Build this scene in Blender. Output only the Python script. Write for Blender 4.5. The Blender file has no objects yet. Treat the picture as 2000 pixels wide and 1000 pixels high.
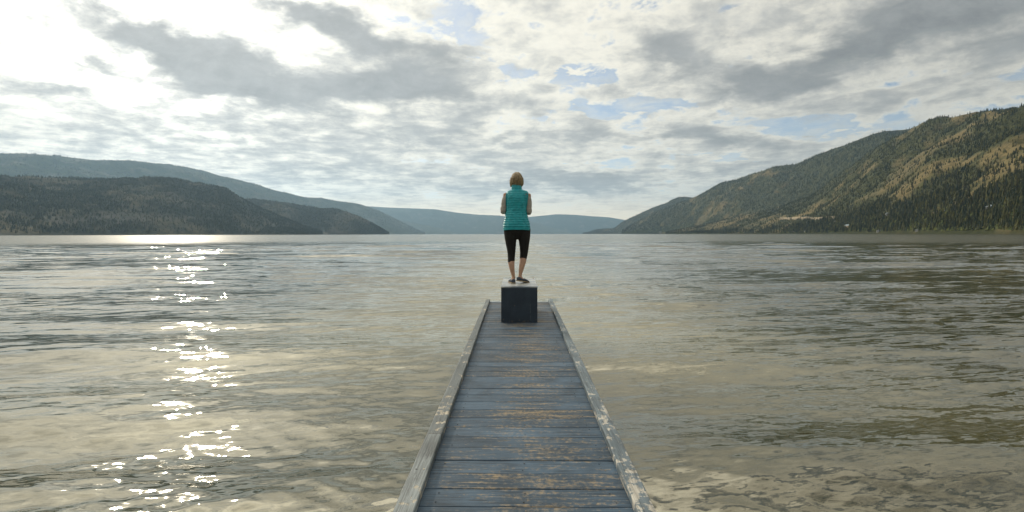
import bpy, bmesh, math, random
import numpy as np
from mathutils import Vector, Matrix

random.seed(7)
rng = np.random.default_rng(11)
S = bpy.context.scene
COL = S.collection
rad = math.radians

# ------------------------------------------------------------------ camera
H = 1.85                      # eye height above the lake
F = 889.0                     # focal length in photo pixels (16 mm on 36 mm)
cam = bpy.data.cameras.new('camera')
cam.sensor_width = 36.0
cam.lens = 36.0 * F / 2000.0
cam.clip_start = 0.05
cam.clip_end = 120000
cam_ob = bpy.data.objects.new('camera', cam)
COL.objects.link(cam_ob)
RC = (Matrix.Rotation(rad(.644), 4, 'Z') @ Matrix.Rotation(rad(90 - 2.77), 4, 'X')
      @ Matrix.Rotation(rad(-.086), 4, 'Z'))
cam_ob.matrix_world = Matrix.Translation((0, 0, H)) @ RC
S.camera = cam_ob
RCn = np.array(RC.to_3x3())

# ------------------------------------------------------------------ look
S.view_settings.view_transform = 'Standard'
S.view_settings.look = 'None'
S.view_settings.exposure = 0.0
S.view_settings.gamma = 1.0
S.view_settings.use_curve_mapping = False

# ------------------------------------------------------------------ sun
SUN_AZ = -37.4                # degrees, clockwise from +Y
SUN_EL = 23.0
sv = Vector((math.sin(rad(SUN_AZ)) * math.cos(rad(SUN_EL)),
             math.cos(rad(SUN_AZ)) * math.cos(rad(SUN_EL)), math.sin(rad(SUN_EL))))
sl = bpy.data.lights.new('sun', 'SUN')
sl.energy = 2.0
sl.angle = rad(1.0)
sl.color = (1.0, .90, .74)
so = bpy.data.objects.new('sun', sl)
COL.objects.link(so)
so.rotation_euler = (-sv).to_track_quat('-Z', 'Y').to_euler()
so.location = (0, 0, 50)


# ------------------------------------------------------------------ node helper
class NT:
    def __init__(self, tree):
        self.t = tree

    def node(self, ty, **kw):
        n = self.t.nodes.new(ty)
        for k, v in kw.items():
            setattr(n, k, v)
        return n

    def put(self, sock, v):
        if isinstance(v, bpy.types.NodeSocket):
            self.t.links.new(v, sock)
        elif v is not None:
            if hasattr(sock.default_value, '__len__') and not hasattr(v, '__len__'):
                v = [v] * len(sock.default_value)
            if hasattr(v, '__len__') and len(v) == 3 and len(sock.default_value) == 4:
                v = (*v, 1)
            sock.default_value = v

    def m(self, op, a, b=None, c=None, clamp=False):
        n = self.node('ShaderNodeMath', operation=op, use_clamp=clamp)
        for i, v in enumerate((a, b, c)):
            if v is not None:
                self.put(n.inputs[i], v)
        return n.outputs[0]

    def vm(self, op, a, b=None, scale=None):
        n = self.node('ShaderNodeVectorMath', operation=op)
        self.put(n.inputs[0], a)
        if b is not None:
            self.put(n.inputs[1], b)
        if scale is not None:
            self.put(n.inputs['Scale'], scale)
        return n.outputs['Value'] if op in ('DOT_PRODUCT', 'LENGTH', 'DISTANCE') else n.outputs[0]

    def add(self, a, b): return self.m('ADD', a, b)
    def sub(self, a, b): return self.m('SUBTRACT', a, b)
    def mul(self, a, b): return self.m('MULTIPLY', a, b)

    def noise(self, vec, scale, detail=4, rough=.55, lac=2.0, dist=0.0, out=0):
        n = self.node('ShaderNodeTexNoise')
        self.put(n.inputs['Vector'], vec)
        n.inputs['Scale'].default_value = scale
        n.inputs['Detail'].default_value = detail
        n.inputs['Roughness'].default_value = rough
        n.inputs['Lacunarity'].default_value = lac
        n.inputs['Distortion'].default_value = dist
        return n.outputs[out]

    def ss(self, x, lo, hi, a=0.0, b=1.0):
        n = self.node('ShaderNodeMapRange', interpolation_type='SMOOTHSTEP')
        self.put(n.inputs['Value'], x)
        self.put(n.inputs['From Min'], lo)
        self.put(n.inputs['From Max'], hi)
        self.put(n.inputs['To Min'], a)
        self.put(n.inputs['To Max'], b)
        return n.outputs[0]

    def mix(self, f, a, b, mode='MIX'):
        n = self.node('ShaderNodeMix', data_type='RGBA', blend_type=mode)
        self.put(n.inputs[0], f)
        self.put(n.inputs[6], a)
        self.put(n.inputs[7], b)
        return n.outputs[2]

    def xyz(self, v):
        n = self.node('ShaderNodeSeparateXYZ')
        self.put(n.inputs[0], v)
        return n.outputs

    def vec(self, x, y, z):
        n = self.node('ShaderNodeCombineXYZ')
        for i, v in enumerate((x, y, z)):
            self.put(n.inputs[i], v)
        return n.outputs[0]


# ------------------------------------------------------------------ sky
W = bpy.data.worlds.new('World')
S.world = W
W.use_nodes = True
W.node_tree.nodes.clear()
q = NT(W.node_tree)
d = q.node('ShaderNodeTexCoord').outputs['Generated']
dx, dy, dz = q.xyz(d)
sky = q.node('ShaderNodeTexSky', sky_type='NISHITA')
sky.sun_disc = False
sky.sun_elevation = rad(SUN_EL)
sky.sun_rotation = rad(SUN_AZ % 360)
sky.altitude = 350
sky.air_density = 1.0
sky.dust_density = 1.0
SKY = 0.12
base = q.mix(1.0, sky.outputs[0], (SKY, SKY, SKY), 'MULTIPLY')
# cloud layers are laid on a high horizontal sheet so they foreshorten to the horizon
zz = q.m('MAXIMUM', dz, 0.0)
inv = q.m('DIVIDE', 1.0, q.add(zz, 0.075))
P = q.vec(q.mul(dx, inv), q.mul(dy, inv), 0.0)
# direction slopes east (u) and up (v) of the lake's axis: where the big clouds hang
yy = q.m('MAXIMUM', dy, 0.12)
u0 = q.m('DIVIDE', dx, yy)
v0 = q.m('DIVIDE', dz, yy)
wn = q.noise(q.vec(q.mul(u0, 1.0), q.mul(v0, 1.8), 0.0), 3.2, 5, .6, out=1)
wx, wy, wz = q.xyz(wn)
u = q.add(u0, q.mul(q.sub(wx, .5), .30))
v = q.add(v0, q.mul(q.sub(wy, .5), .16))


def blobs(lst):
    tot = None
    for (px, py, rx, ry, ang, amp) in lst:
        cu, cv = (px - 1010) / F, (457 - py) / F
        ca, sa = math.cos(rad(ang)), math.sin(rad(ang))     # ang > 0: rises to the right
        a = q.sub(u, cu)
        b = q.sub(v, cv)
        xx = q.m('MULTIPLY_ADD', a, ca * F / rx, q.mul(b, sa * F / rx))
        yy_ = q.m('MULTIPLY_ADD', a, -sa * F / ry, q.mul(b, ca * F / ry))
        r2 = q.m('MULTIPLY_ADD', xx, xx, q.mul(yy_, yy_))
        g = q.mul(q.m('POWER', 2.718, q.mul(r2, -1.0)), amp)
        tot = g if tot is None else q.add(tot, g)
    return tot


DARK = blobs([
    (400, 118, 190, 40, -22, 1.0), (560, 178, 190, 24, -2, .8), (300, 65, 120, 22, -12, .55),
    (730, 75, 150, 26, -22, .8), (760, 160, 150, 34, -8, .9), (600, 15, 120, 18, -14, .5),
    (195, 112, 55, 20, -18, .6), (110, 168, 160, 14, 0, .45),
    (1310, 105, 75, 34, -8, .65), (1700, 95, 260, 40, 14, .85), (1500, 165, 190, 26, 2, .6),
    (1860, 20, 220, 40, 10, .8), (1920, 120, 140, 60, 8, .5), (1330, 278, 180, 16, -3, .5), (1130, 352, 220, 14, 0, .45),
    (880, 370, 190, 10, 0, .3), (380, 255, 460, 60, 0, .40), (960, 285, 300, 60, -3, .22), (620, 330, 300, 20, 0, .2), (1500, 280, 200, 40, 5, .18),
    (1700, 215, 200, 25, 6, .3)])
BLUE = blobs([
    (905, 60, 60, 70, 0, .8), (1020, 150, 130, 18, -3, .8), (1140, 150, 70, 20, -6, 1.0), (1130, 215, 90, 26, -3, .7),
    (60, 15, 60, 18, -10, .8), (90, 60, 40, 14, 0, .5), (440, 8, 140, 14, 0, .5), (1430, 150, 30, 50, -25, .9),
    (1240, 212, 160, 18, -3, .8), (1430, 18, 70, 20, -15, .8), (1350, 60, 40, 30, 0, .4),
    (1660, 262, 90, 16, 4, .8), (1560, 238, 110, 18, 5, .7), (1430, 318, 150, 12, 2, .8),
    (1950, 170, 110, 22, 8, .5), (520, 55, 60, 16, 0, .45), (590, 110, 60, 10, 0, .4),
    (1480, 345, 90, 10, 3, .5), (840, 330, 120, 8, 0, .3), (20, 130, 60, 20, 0, .4)])
n_big = q.noise(P, .55, 7, .58, dist=.15)
n_fine = q.noise(P, 1.7, 6, .62, dist=.35)
n_edge = q.noise(q.vec(q.mul(u0, 1.0), q.mul(v0, 1.7), 3.0), 10.0, 8, .66, dist=.25)
n_puff = q.noise(P, 4.6, 5, .6, dist=.3)
# cover: 0 = open blue, 1 = cloud
cov = q.add(q.mul(n_big, .55), q.mul(n_fine, .45))
cov = q.add(cov, q.mul(DARK, .26))
cov = q.sub(cov, q.mul(q.mul(BLUE, q.ss(n_puff, .36, .60)), .22))
cov = q.add(cov, q.mul(q.sub(n_edge, .5), .34))
cov = q.add(cov, q.mul(q.sub(n_puff, .5), .30))
cover = q.ss(cov, .385, .475)
# thickness decides how grey the cloud is
th = q.add(q.mul(DARK, .80), q.mul(q.sub(n_fine, .5), 1.15))
th = q.add(th, q.mul(q.sub(n_big, .5), .75))
th = q.add(th, q.mul(q.sub(n_edge, .5), .95))
th = q.add(th, q.mul(q.sub(n_puff, .5), .90))
thick = q.ss(th, -.12, .62)
# light through the clouds falls off away from the hidden sun
cosa = q.vm('DOT_PRODUCT', d, tuple(sv))
ang = q.m('ARCCOSINE', q.m('MINIMUM', cosa, .99999))
g1 = q.m('POWER', 2.718, q.m('MULTIPLY', q.mul(ang, ang), -1 / (2 * .17 ** 2)))
g2 = q.m('POWER', 2.718, q.m('MULTIPLY', q.mul(ang, ang), -1 / (2 * .50 ** 2)))
g3 = q.ss(cosa, -.2, 1.0)
lit = q.add(q.add(q.mul(g1, 1.3), q.mul(g2, .12)), q.m('MULTIPLY_ADD', g3, .36, .68))
litd = q.add(q.add(q.mul(g1, .06), q.mul(g2, .10)), q.m('MULTIPLY_ADD', g3, .06, .27))
# glow added to the unseen sky above the view to brighten the water
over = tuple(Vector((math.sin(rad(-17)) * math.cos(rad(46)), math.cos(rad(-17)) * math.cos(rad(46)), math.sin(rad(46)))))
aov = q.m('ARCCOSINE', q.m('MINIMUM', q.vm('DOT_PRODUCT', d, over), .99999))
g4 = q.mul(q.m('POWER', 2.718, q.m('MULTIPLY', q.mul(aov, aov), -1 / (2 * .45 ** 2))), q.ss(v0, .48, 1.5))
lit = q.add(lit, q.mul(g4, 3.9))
litd = q.mul(litd, q.add(.02, q.add(q.mul(n_fine, 1.0), q.mul(n_edge, .95))))
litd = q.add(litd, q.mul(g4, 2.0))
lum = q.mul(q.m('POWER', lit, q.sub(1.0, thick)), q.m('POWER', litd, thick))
cloud = q.vm('SCALE', q.mix(thick, (1.0, .945, .80), (1.0, .99, .94)), scale=lum)
# open sky whitens close to the sun and low down over the lake
veil = q.add(q.mul(g2, .40), q.ss(dz, .30, .0, 0.0, .50))
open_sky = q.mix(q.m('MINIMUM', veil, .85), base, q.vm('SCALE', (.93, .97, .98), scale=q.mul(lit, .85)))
wisp = q.m('MAXIMUM', q.mul(cover, .97), q.ss(n_puff, .35, .75, .05, .65))
final = q.mix(wisp, open_sky, cloud)
low = q.ss(dz, .10, .0)
final = q.mix(q.mul(low, .85), final, q.vm('SCALE', (1.0, .83, .56), scale=q.mul(lit, 1.45)))
bg = q.node('ShaderNodeBackground')
q.put(bg.inputs[0], final)
bg.inputs[1].default_value = 1.0
wo = q.node('ShaderNodeOutputWorld')
q.put(wo.inputs[0], bg.outputs[0])
W.cycles.sampling_method = 'MANUAL'
W.cycles.sample_map_resolution = 1024


# ------------------------------------------------------------------ small helpers
def tag(o, label=None, cat=None, group=None, kind=None):
    if label: o['label'] = label
    if cat: o['category'] = cat
    if group: o['group'] = group
    if kind: o['kind'] = kind
    return o


def empty(name, loc=(0, 0, 0), rot=(0, 0, 0)):
    o = bpy.data.objects.new(name, None)
    o.empty_display_size = .2
    COL.objects.link(o)
    o.location = loc
    o.rotation_euler = rot
    return o


def mesh_ob(name, verts, faces, mat=None, parent=None, smooth=False):
    me = bpy.data.meshes.new(name)
    me.from_pydata([tuple(map(float, p)) for p in verts], [], faces)
    me.update()
    if smooth:
        me.shade_smooth()
    o = bpy.data.objects.new(name, me)
    COL.objects.link(o)
    if mat: me.materials.append(mat)
    if parent: o.parent = parent
    return o


def np_mesh(name, V, Q, mat=None, parent=None, smooth=True):
    """V (n,3) and faces Q (m,k) as arrays."""
    me = bpy.data.meshes.new(name)
    V = np.ascontiguousarray(V, dtype=np.float32)
    Q = np.ascontiguousarray(Q, dtype=np.int32)
    me.vertices.add(len(V))
    me.vertices.foreach_set('co', V.ravel())
    k = Q.shape[1]
    me.loops.add(Q.size)
    me.loops.foreach_set('vertex_index', Q.ravel())
    me.polygons.add(len(Q))
    me.polygons.foreach_set('loop_start', np.arange(0, Q.size, k, dtype=np.int32))
    me.polygons.foreach_set('use_smooth', np.full(len(Q), smooth))
    me.update(calc_edges=True)
    o = bpy.data.objects.new(name, me)
    COL.objects.link(o)
    if mat: me.materials.append(mat)
    if parent: o.parent = parent
    return o


def float_attr(o, name, vals):
    a = o.data.attributes.new(name, 'FLOAT', 'POINT')
    a.data.foreach_set('value', np.asarray(vals, dtype=np.float32).ravel())


def new_mat(name):
    m = bpy.data.materials.new(name)
    m.use_nodes = True
    t = m.node_tree
    t.nodes.clear()
    n = NT(t)
    out = n.node('ShaderNodeOutputMaterial')
    b = n.node('ShaderNodeBsdfPrincipled')
    n.t.links.new(b.outputs[0], out.inputs[0])
    return m, n, b, out


def simple_mat(name, col, rough=.7, spec=.5, var=.2, scale=30, bump=0.0, bscale=60, stretch=(1, 1, 1), sheen=0):
    m, n, b, out = new_mat(name)
    tc = n.node('ShaderNodeTexCoord').outputs['Object']
    tc = n.vm('MULTIPLY', tc, stretch)
    f = n.noise(tc, scale, 5, .6)
    lo = tuple(c * (1 - var) for c in col)
    hi = tuple(min(1, c * (1 + var)) for c in col)
    n.put(b.inputs['Base Color'], n.mix(n.ss(f, .3, .7), lo, hi))
    b.inputs['Roughness'].default_value = rough
    b.inputs['Specular IOR Level'].default_value = spec
    if sheen:
        b.inputs['Sheen Weight'].default_value = sheen
    if bump:
        bp = n.node('ShaderNodeBump')
        bp.inputs['Strength'].default_value = 1.0
        bp.inputs['Distance'].default_value = bump
        n.put(bp.inputs['Height'], n.noise(tc, bscale, 4, .6))
        n.put(b.inputs['Normal'], bp.outputs[0])
    return m


# numpy value-noise
class Perlin:
    def __init__(self, seed):
        r = np.random.default_rng(seed)
        self.g = r.normal(size=(256, 2))
        self.g /= np.linalg.norm(self.g, axis=1, keepdims=True)
        self.p = r.permutation(256)

    def __call__(self, x, y):
        xi, yi = np.floor(x).astype(int), np.floor(y).astype(int)
        xf, yf = x - xi, y - yi
        def gr(i, j, a, b):
            h = self.p[(self.p[i & 255] + j) & 255]
            return self.g[h, 0] * a + self.g[h, 1] * b
        su = xf * xf * xf * (xf * (xf * 6 - 15) + 10)
        sv_ = yf * yf * yf * (yf * (yf * 6 - 15) + 10)
        a = gr(xi, yi, xf, yf); b = gr(xi + 1, yi, xf - 1, yf)
        c = gr(xi, yi + 1, xf, yf - 1); e = gr(xi + 1, yi + 1, xf - 1, yf - 1)
        return (a + su * (b - a)) * (1 - sv_) + (c + su * (e - c)) * sv_

    def fbm(self, x, y, o=5, gain=.5):
        s, a = 0, 1.0
        for i in range(o):
            s = s + a * self(x + 17.3 * i, y - 9.1 * i)
            x, y, a = x * 2.03, y * 2.03, a * gain
        return s

    def ridge(self, x, y, o=4, gain=.5):
        s, a = 0, 1.0
        for i in range(o):
            s = s + a * (1 - 2 * np.abs(self(x + 7.7 * i, y + 3.1 * i)))
            x, y, a = x * 2.07, y * 2.07, a * gain
        return s


def pixdir(px, py):
    px = np.asarray(px, float); py = np.asarray(py, float)
    v = np.stack([(px - 1000) / F, -(py - 500) / F, -np.ones_like(px + py)], -1)
    return v @ RCn.T


# ------------------------------------------------------------------ water
def water_material():
    m, n, b, out = new_mat('lake_water')
    pos = n.node('ShaderNodeNewGeometry').outputs['Position']
    x, y, z = n.xyz(pos)
    dist = n.m('SQRT', n.add(n.mul(x, x), n.mul(y, y)))
    # shallow bed showing through as olive and brown patches near the shore, farther out sky brightness painted into the lake colour, pale along the jetty, darker sideways
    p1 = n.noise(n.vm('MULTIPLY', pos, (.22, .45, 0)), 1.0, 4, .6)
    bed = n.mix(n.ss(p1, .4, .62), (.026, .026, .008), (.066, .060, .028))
    body_sheen = n.mix(n.ss(n.add(n.m('ABSOLUTE', n.add(x, .5)), n.mul(n.sub(p1, .5), 5.0)), 1.5, 8.0), (.180, .164, .098), (.034, .036, .017))
    col = n.mix(n.ss(dist, 3.6, 9.5), bed, body_sheen)
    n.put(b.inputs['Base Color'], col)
    b.inputs['IOR'].default_value = 1.75
    b.inputs['Specular IOR Level'].default_value = .95
    b.inputs['Specular Tint'].default_value = (1.0, .945, .78, 1)
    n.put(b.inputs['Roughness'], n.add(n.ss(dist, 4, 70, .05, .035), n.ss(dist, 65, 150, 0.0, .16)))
    patch = n.noise(n.vm('MULTIPLY', pos, (.035, .10, 0)), 1.0, 3, .5)
    pf = n.ss(patch, .38, .64, .32, 1.25)
    # wavelet slopes at four sizes, crests longer across than along the view of the lake
    tot = None
    tl = .16
    xr = n.m('MULTIPLY_ADD', y, tl, x)
    yr = n.m('MULTIPLY_ADD', x, -tl, y)
    pr = n.vec(xr, yr, 0.0)
    for (sx_, sy_, k, f0, f1_, g0, g1_) in ((7., 27., .75, -2, -1, 4, 12), (1.9, 11.0, .85, -2, -1, 10, 40),
                                            (.85, 4.2, .66, 2, 9, 40, 130), (.17, 1.2, .58, 14, 50, 90, 200)):
        c_ = n.noise(n.vm('MULTIPLY', pr, (sx_, sy_, 0)), 1.0, 3, .55, dist=.6, out=1)
        cx, cy, cz = n.xyz(c_)
        w = n.mul(n.ss(dist, f0, f1_), n.ss(dist, g0, g1_, 1.0, .12))
        w = n.mul(w, k)
        sy2 = n.sub(cy, .5)
        sx2 = n.m('MULTIPLY_ADD', n.sub(cx, .5), 1.0, n.mul(sy2, -tl))
        vv = n.vec(n.mul(sx2, w), n.mul(sy2, w), 0.0)
        tot = vv if tot is None else n.vm('ADD', tot, vv)
    tot = n.vm('SCALE', tot, scale=pf)
    nrm = n.node('ShaderNodeNewGeometry').outputs['Normal']
    n.put(b.inputs['Normal'], n.vm('NORMALIZE', n.vm('ADD', nrm, tot)))
    return m


def build_water():
    r = [0.25]
    while r[-1] < 16500:
        r.append(r[-1] + max(.02, r[-1] * (.0052 if r[-1] < 14 else .0065 if r[-1] < 90 else .03)))
    r = np.array(r)
    a = [-62.0]
    while a[-1] < 62: a.append(a[-1] + .15)
    while a[-1] < 298 - 3: a.append(a[-1] + 3.0)
    a = np.radians(np.array(a))
    r = np.array(r)
    na, nr = len(a), len(r)
    A, R_ = np.meshgrid(a, r)
    X, Y = R_ * np.sin(A), R_ * np.cos(A)
    Y = np.maximum(Y, -8500.0)
    z = np.zeros_like(X)
    step = np.maximum(.0060 * R_, .004)
    rg = np.random.default_rng(5)
    pn = Perlin(3)
    patch = np.clip(.62 + 1.1 * pn.fbm(X * .045, Y * .10, 3), .12, 1.35)
    patch2 = np.clip(.6 + 1.2 * pn.fbm(X * .06 + 40, Y * .17 + 9, 3), .05, 1.4)
    def train(n, l0, l1, mean, spread, slope, pt, warp, seedk):
        nonlocal z
        for i in range(n):
            lam = l0 * (l1 / l0) ** rg.random()
            th = rg.normal(mean, spread)
            k = 2 * math.pi / lam
            kx, ky = k * math.sin(rad(th)), k * math.cos(rad(th))
            fade = np.clip((lam / step - 3.2) / 5, 0, 1)
            ok = fade > 0
            x_, y_ = X[ok], Y[ok]
            ph = kx * x_ + ky * y_ + rg.random() * 6.28
            if warp:
                ph = ph + warp * pn(x_ * .22 / lam + i * 3, y_ * .35 / lam + seedk)
            mod = .3 + 1.5 * np.clip(pn(x_ * .05 / lam + 5 * i, y_ * .13 / lam - 3 * i + seedk) + .3, 0, 1)
            z[ok] += fade[ok] * pt[ok] * mod * slope * lam / 6.283 * (np.sin(ph) - .25 * np.cos(2 * ph))
    # boat wakes and swell: long, nearly straight crests; then wind ripples
    train(16, 1.5, 7.0, -4, 8, .050, patch2, .8, 1)
    train(30, .35, 1.5, -7, 15, .032, patch, 1.3, 2)
    train(34, .11, .35, -6, 24, .038, patch, 1.5, 3)
    z[R_ > 160] = 0
    V = np.stack([X, Y, z], -1).reshape(-1, 3)
    i = np.arange(nr - 1)[:, None] * na
    j = np.arange(na)[None, :]
    j2 = (j + 1) % na
    Q = np.stack([i + j, i + j2, i + na + j2, i + na + j], -1).reshape(-1, 4)[:, ::-1]
    # centre cap
    V = np.vstack([V, [[0, 0, 0]]])
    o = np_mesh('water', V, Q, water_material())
    tag(o, kind='structure')
    return o


build_water()

# ------------------------------------------------------------------ hills
HILLS = {}


def ground_material(name, dry, dark, rock, rough_scale=1.0, forest=.5, green=(.045, .06, .022)):
    m, n, b, out = new_mat(name)
    pos = n.node('ShaderNodeNewGeometry').outputs['Position']
    x, y, z = n.xyz(pos)
    at = n.node('ShaderNodeAttribute', attribute_name='dry').outputs['Fac']
    f = n.noise(pos, .020 * rough_scale, 6, .65)
    f2 = n.noise(pos, .085 * rough_scale, 4, .7)
    f3 = n.noise(pos, .0045 * rough_scale, 4, .6)
    mask = n.ss(n.add(at, n.mul(n.sub(f, .5), 1.7)), .34, .92)
    grass = n.mix(n.ss(f2, .35, .65), tuple(c * .72 for c in dry), tuple(c * 1.15 for c in dry))
    grass = n.mix(n.ss(f3, .4, .65), grass, rock)
    woods = n.mix(n.ss(f2, .35, .62), dark, green)
    c = n.mix(mask, woods, grass)
    shore = n.ss(z, 1.0, .4)
    c = n.mix(shore, c, (.06, .045, .03))
    c = n.mix(n.mul(n.ss(z, 9.0, 2.0), .7), c, dark)
    n.put(b.inputs['Base Color'], c)
    b.inputs['Roughness'].default_value = .95
    b.inputs['Specular IOR Level'].default_value = .1
    bp = n.node('ShaderNodeBump')
    bp.inputs['Strength'].default_value = .8
    bp.inputs['Distance'].default_value = 8.0 / rough_scale
    n.put(bp.inputs['Height'], n.add(f, n.mul(f2, .4)))
    n.put(b.inputs['Normal'], bp.outputs[0])
    return m


def hill(key, prof, mat, nu=360, nt=110, power=.95, gully=.10, gscale=500., rough=.03, seed=1,
         back=.5, dryfun=None, du=1.0, kind='structure'):
    """prof rows: px, py of the crest, distance of the crest, distance of the shore (metres)."""
    prof = np.array(prof, float)
    px = np.linspace(prof[0, 0], prof[-1, 0], nu)
    py = np.interp(px, prof[:, 0], prof[:, 1])
    k = np.array([1, 2, 3, 2, 1]) / 9.0
    py = np.convolve(np.pad(py, 2, 'edge'), k, 'valid')
    Dc = np.interp(px, prof[:, 0], prof[:, 2])
    Ds = np.interp(px, prof[:, 0], prof[:, 3])
    k = np.hanning(31); k /= k.sum()
    Dc = np.convolve(np.pad(Dc, 15, 'edge'), k, 'valid')
    Ds = np.convolve(np.pad(Ds, 15, 'edge'), k, 'valid')
    D = pixdir(px, py)
    hl = np.hypot(D[:, 0], D[:, 1])
    ux, uy, sl_ = D[:, 0] / hl, D[:, 1] / hl, D[:, 2] / hl
    zc = np.maximum(H + sl_ * Dc, 1.0)
    pn = Perlin(seed)
    nb = max(6, int(nt * .25))
    t = np.concatenate([np.linspace(-.04, 1, nt) , 1 + np.linspace(0, back, nb + 1)[1:]])
    T = t[None, :]
    Rr = Ds[:, None] + (Dc - Ds)[:, None] * T
    X, Y = ux[:, None] * Rr, uy[:, None] * Rr
    s = np.where(T <= 1, np.sign(T) * np.abs(T) ** power, 1 - .7 * (T - 1) ** 1.3)
    Z = zc[:, None] * s
    env = np.clip(T, 0, 1) * np.clip((1 - T) / .22, 0, 1)
    g = pn.ridge(X / gscale + seed, Y / gscale, 4, .5) - .6
    Z = Z + zc[:, None] * gully * g * env
    Z = Z + zc[:, None] * rough * pn.fbm(X / (gscale * .22), Y / (gscale * .22), 4, .55) * np.clip(T * 3, 0, 1) * np.clip((1 - T) / .06 + .12, 0, 1)
    Z = np.where(T < 0, T * 60, Z)
    Z = np.where((T >= 0) & (T < .03), np.maximum(Z, .15), Z)
    G = np.stack([X, Y, Z], -1)
    ng, mt = G.shape[:2]
    i = np.arange(ng - 1)[:, None] * mt
    j = np.arange(mt - 1)[None, :]
    Q = np.stack([i + j, i + j + 1, i + mt + j + 1, i + mt + j], -1).reshape(-1, 4)[:, ::-1]
    o = np_mesh('hill', G.reshape(-1, 3), Q, mat)
    tag(o, kind=kind)
    # where dry grass lies between the trees
    dry = .5 + .9 * pn.fbm(X / 260 + 31, Y / 260 + 5, 4, .6)
    if dryfun is not None:
        # picture position only used to find where on the slope each clearing lies
        dd = G - np.array([0, 0, H])
        c = dd @ RCn
        sx = 1000 + F * c[..., 0] / -c[..., 2]
        sy = 500 - F * c[..., 1] / -c[..., 2]
        dry = dryfun(sx, sy, dry, T)
    float_attr(o, 'dry', dry)
    HILLS[key] = dict(G=G, dry=dry, t=t, px=px, o=o, nt=nt)
    return o


mat_right = ground_material('right_hillside', (.165, .128, .056), (.026, .030, .012), (.125, .105, .052), green=(.072, .072, .026))
mat_left = ground_material('left_hillside', (.078, .070, .040), (.028, .032, .024), (.062, .060, .048), green=(.042, .046, .028))
mat_far = ground_material('far_hillside', (.10, .10, .06), (.035, .045, .035), (.10, .10, .09), .4)


def blobs_np(lst):
    def f(sx, sy):
        s = 0
        for (a, b, rx, ry, an, am) in lst:
            ca, sa = math.cos(rad(an)), math.sin(rad(an))
            xx = ((sx - a) * ca - (sy - b) * sa) / rx
            yy_ = ((sx - a) * sa + (sy - b) * ca) / ry
            s = s + am * np.exp(-(xx * xx + yy_ * yy_))
        return s
    return f


clear_front = blobs_np([
    (1870, 318, 50, 14, 10, .9), (1700, 328, 48, 12, 12, .5), (1855, 275, 32, 12, 25, .5), (1920, 262, 40, 10, 15, .5),
    (1780, 330, 60, 12, 14, .5), (1760, 355, 60, 10, 22, .45), (1950, 290, 40, 10, 20, .5), (1980, 330, 30, 8, 15, .35),
    (1700, 385, 60, 7, 15, .35), (1610, 395, 70, 9, 14, .3), (1560, 420, 60, 5, 4, .3), (1480, 430, 50, 8, 6, .5),
    (1400, 428, 50, 13, 24, .8), (1350, 442, 50, 5, 8, 1.0), (1450, 412, 40, 8, 25, .5), (1880, 392, 40, 5, 12, .35), (1900, 430, 40, 7, 20, .3),
    (1900, 408, 30, 4, 12, .35), (1590, 427, 70, 3, 0, .5),
    (1750, 445, 300, 10, 0, -.30), (1950, 410, 110, 50, 0, -.42), (1700, 420, 170, 20, 8, -.20), (1640, 300, 60, 40, 0, -.3)])


def dry_front(sx, sy, dry, T):
    d0 = .33 + 1.15 * (dry - .5) + .72 * clear_front(sx, sy)
    return d0


clear_back = blobs_np([(1390, 415, 50, 14, 28, .4), (1440, 392, 40, 9, 28, .35), (1500, 372, 40, 8, 20, .3), (1290, 430, 60, 10, 15, .2),
                       (1600, 340, 130, 45, 20, -.35), (1700, 290, 90, 40, 0, -.4)])

hill('right_front', [
    (1290, 455.0, 3500, 3300), (1330, 448, 3450, 3050), (1380, 438, 3400, 2800), (1430, 426, 3350, 2600), (1490, 412, 3200, 2400),
    (1540, 399, 3100, 2150), (1575, 388, 3050, 2000), (1610, 366, 3000, 1850), (1640, 345, 2950, 1750),
    (1680, 318, 2900, 1600), (1720, 292, 2850, 1480), (1770, 264, 2750, 1350), (1800, 251, 2700, 1280),
    (1828, 245, 2600, 1220), (1850, 246, 2550, 1180), (1867, 248, 2500, 1150), (1890, 243, 2450, 1110), (1914, 236.5, 2400, 1080),
    (1948, 223.6, 2300, 1030), (1975, 218, 2250, 980), (2000, 215, 2200, 940), (2100, 197, 2100, 820), (2300, 170, 1900, 700),
    (2700, 120, 1700, 560), (3300, 60, 1600, 450)], mat_right, nu=620, nt=170, power=.92, gully=.20, gscale=430, rough=.045, seed=4,
    dryfun=dry_front)
hill('right_back', [
    (1215, 450, 5200, 4700), (1250, 430, 5000, 4600), (1285, 412, 4900, 4500), (1325, 397, 4800, 4300), (1355, 385.8, 4700, 4100), (1381, 372, 4600, 3900), (1406.6, 357, 4500, 3800), (1441, 350.5, 4400, 3600),
    (1484, 335.5, 4300, 3500), (1514, 324.7, 4200, 3400), (1553, 321, 4150, 3300), (1596, 303, 4050, 3200), (1625, 291, 4000, 3100),
    (1656, 281.7, 3900, 3000), (1703, 262, 3800, 3000), (1729, 256, 3750, 2950), (1785, 251.6, 3700, 2900), (1828, 249, 3600, 2900),
    (1900, 256, 3600, 2900)],
    mat_right, nu=420, nt=110, power=.9, gully=.14, gscale=520, rough=.03, seed=9,
    dryfun=lambda sx, sy, dry, T: dry - .26 + clear_back(sx, sy))
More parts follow.
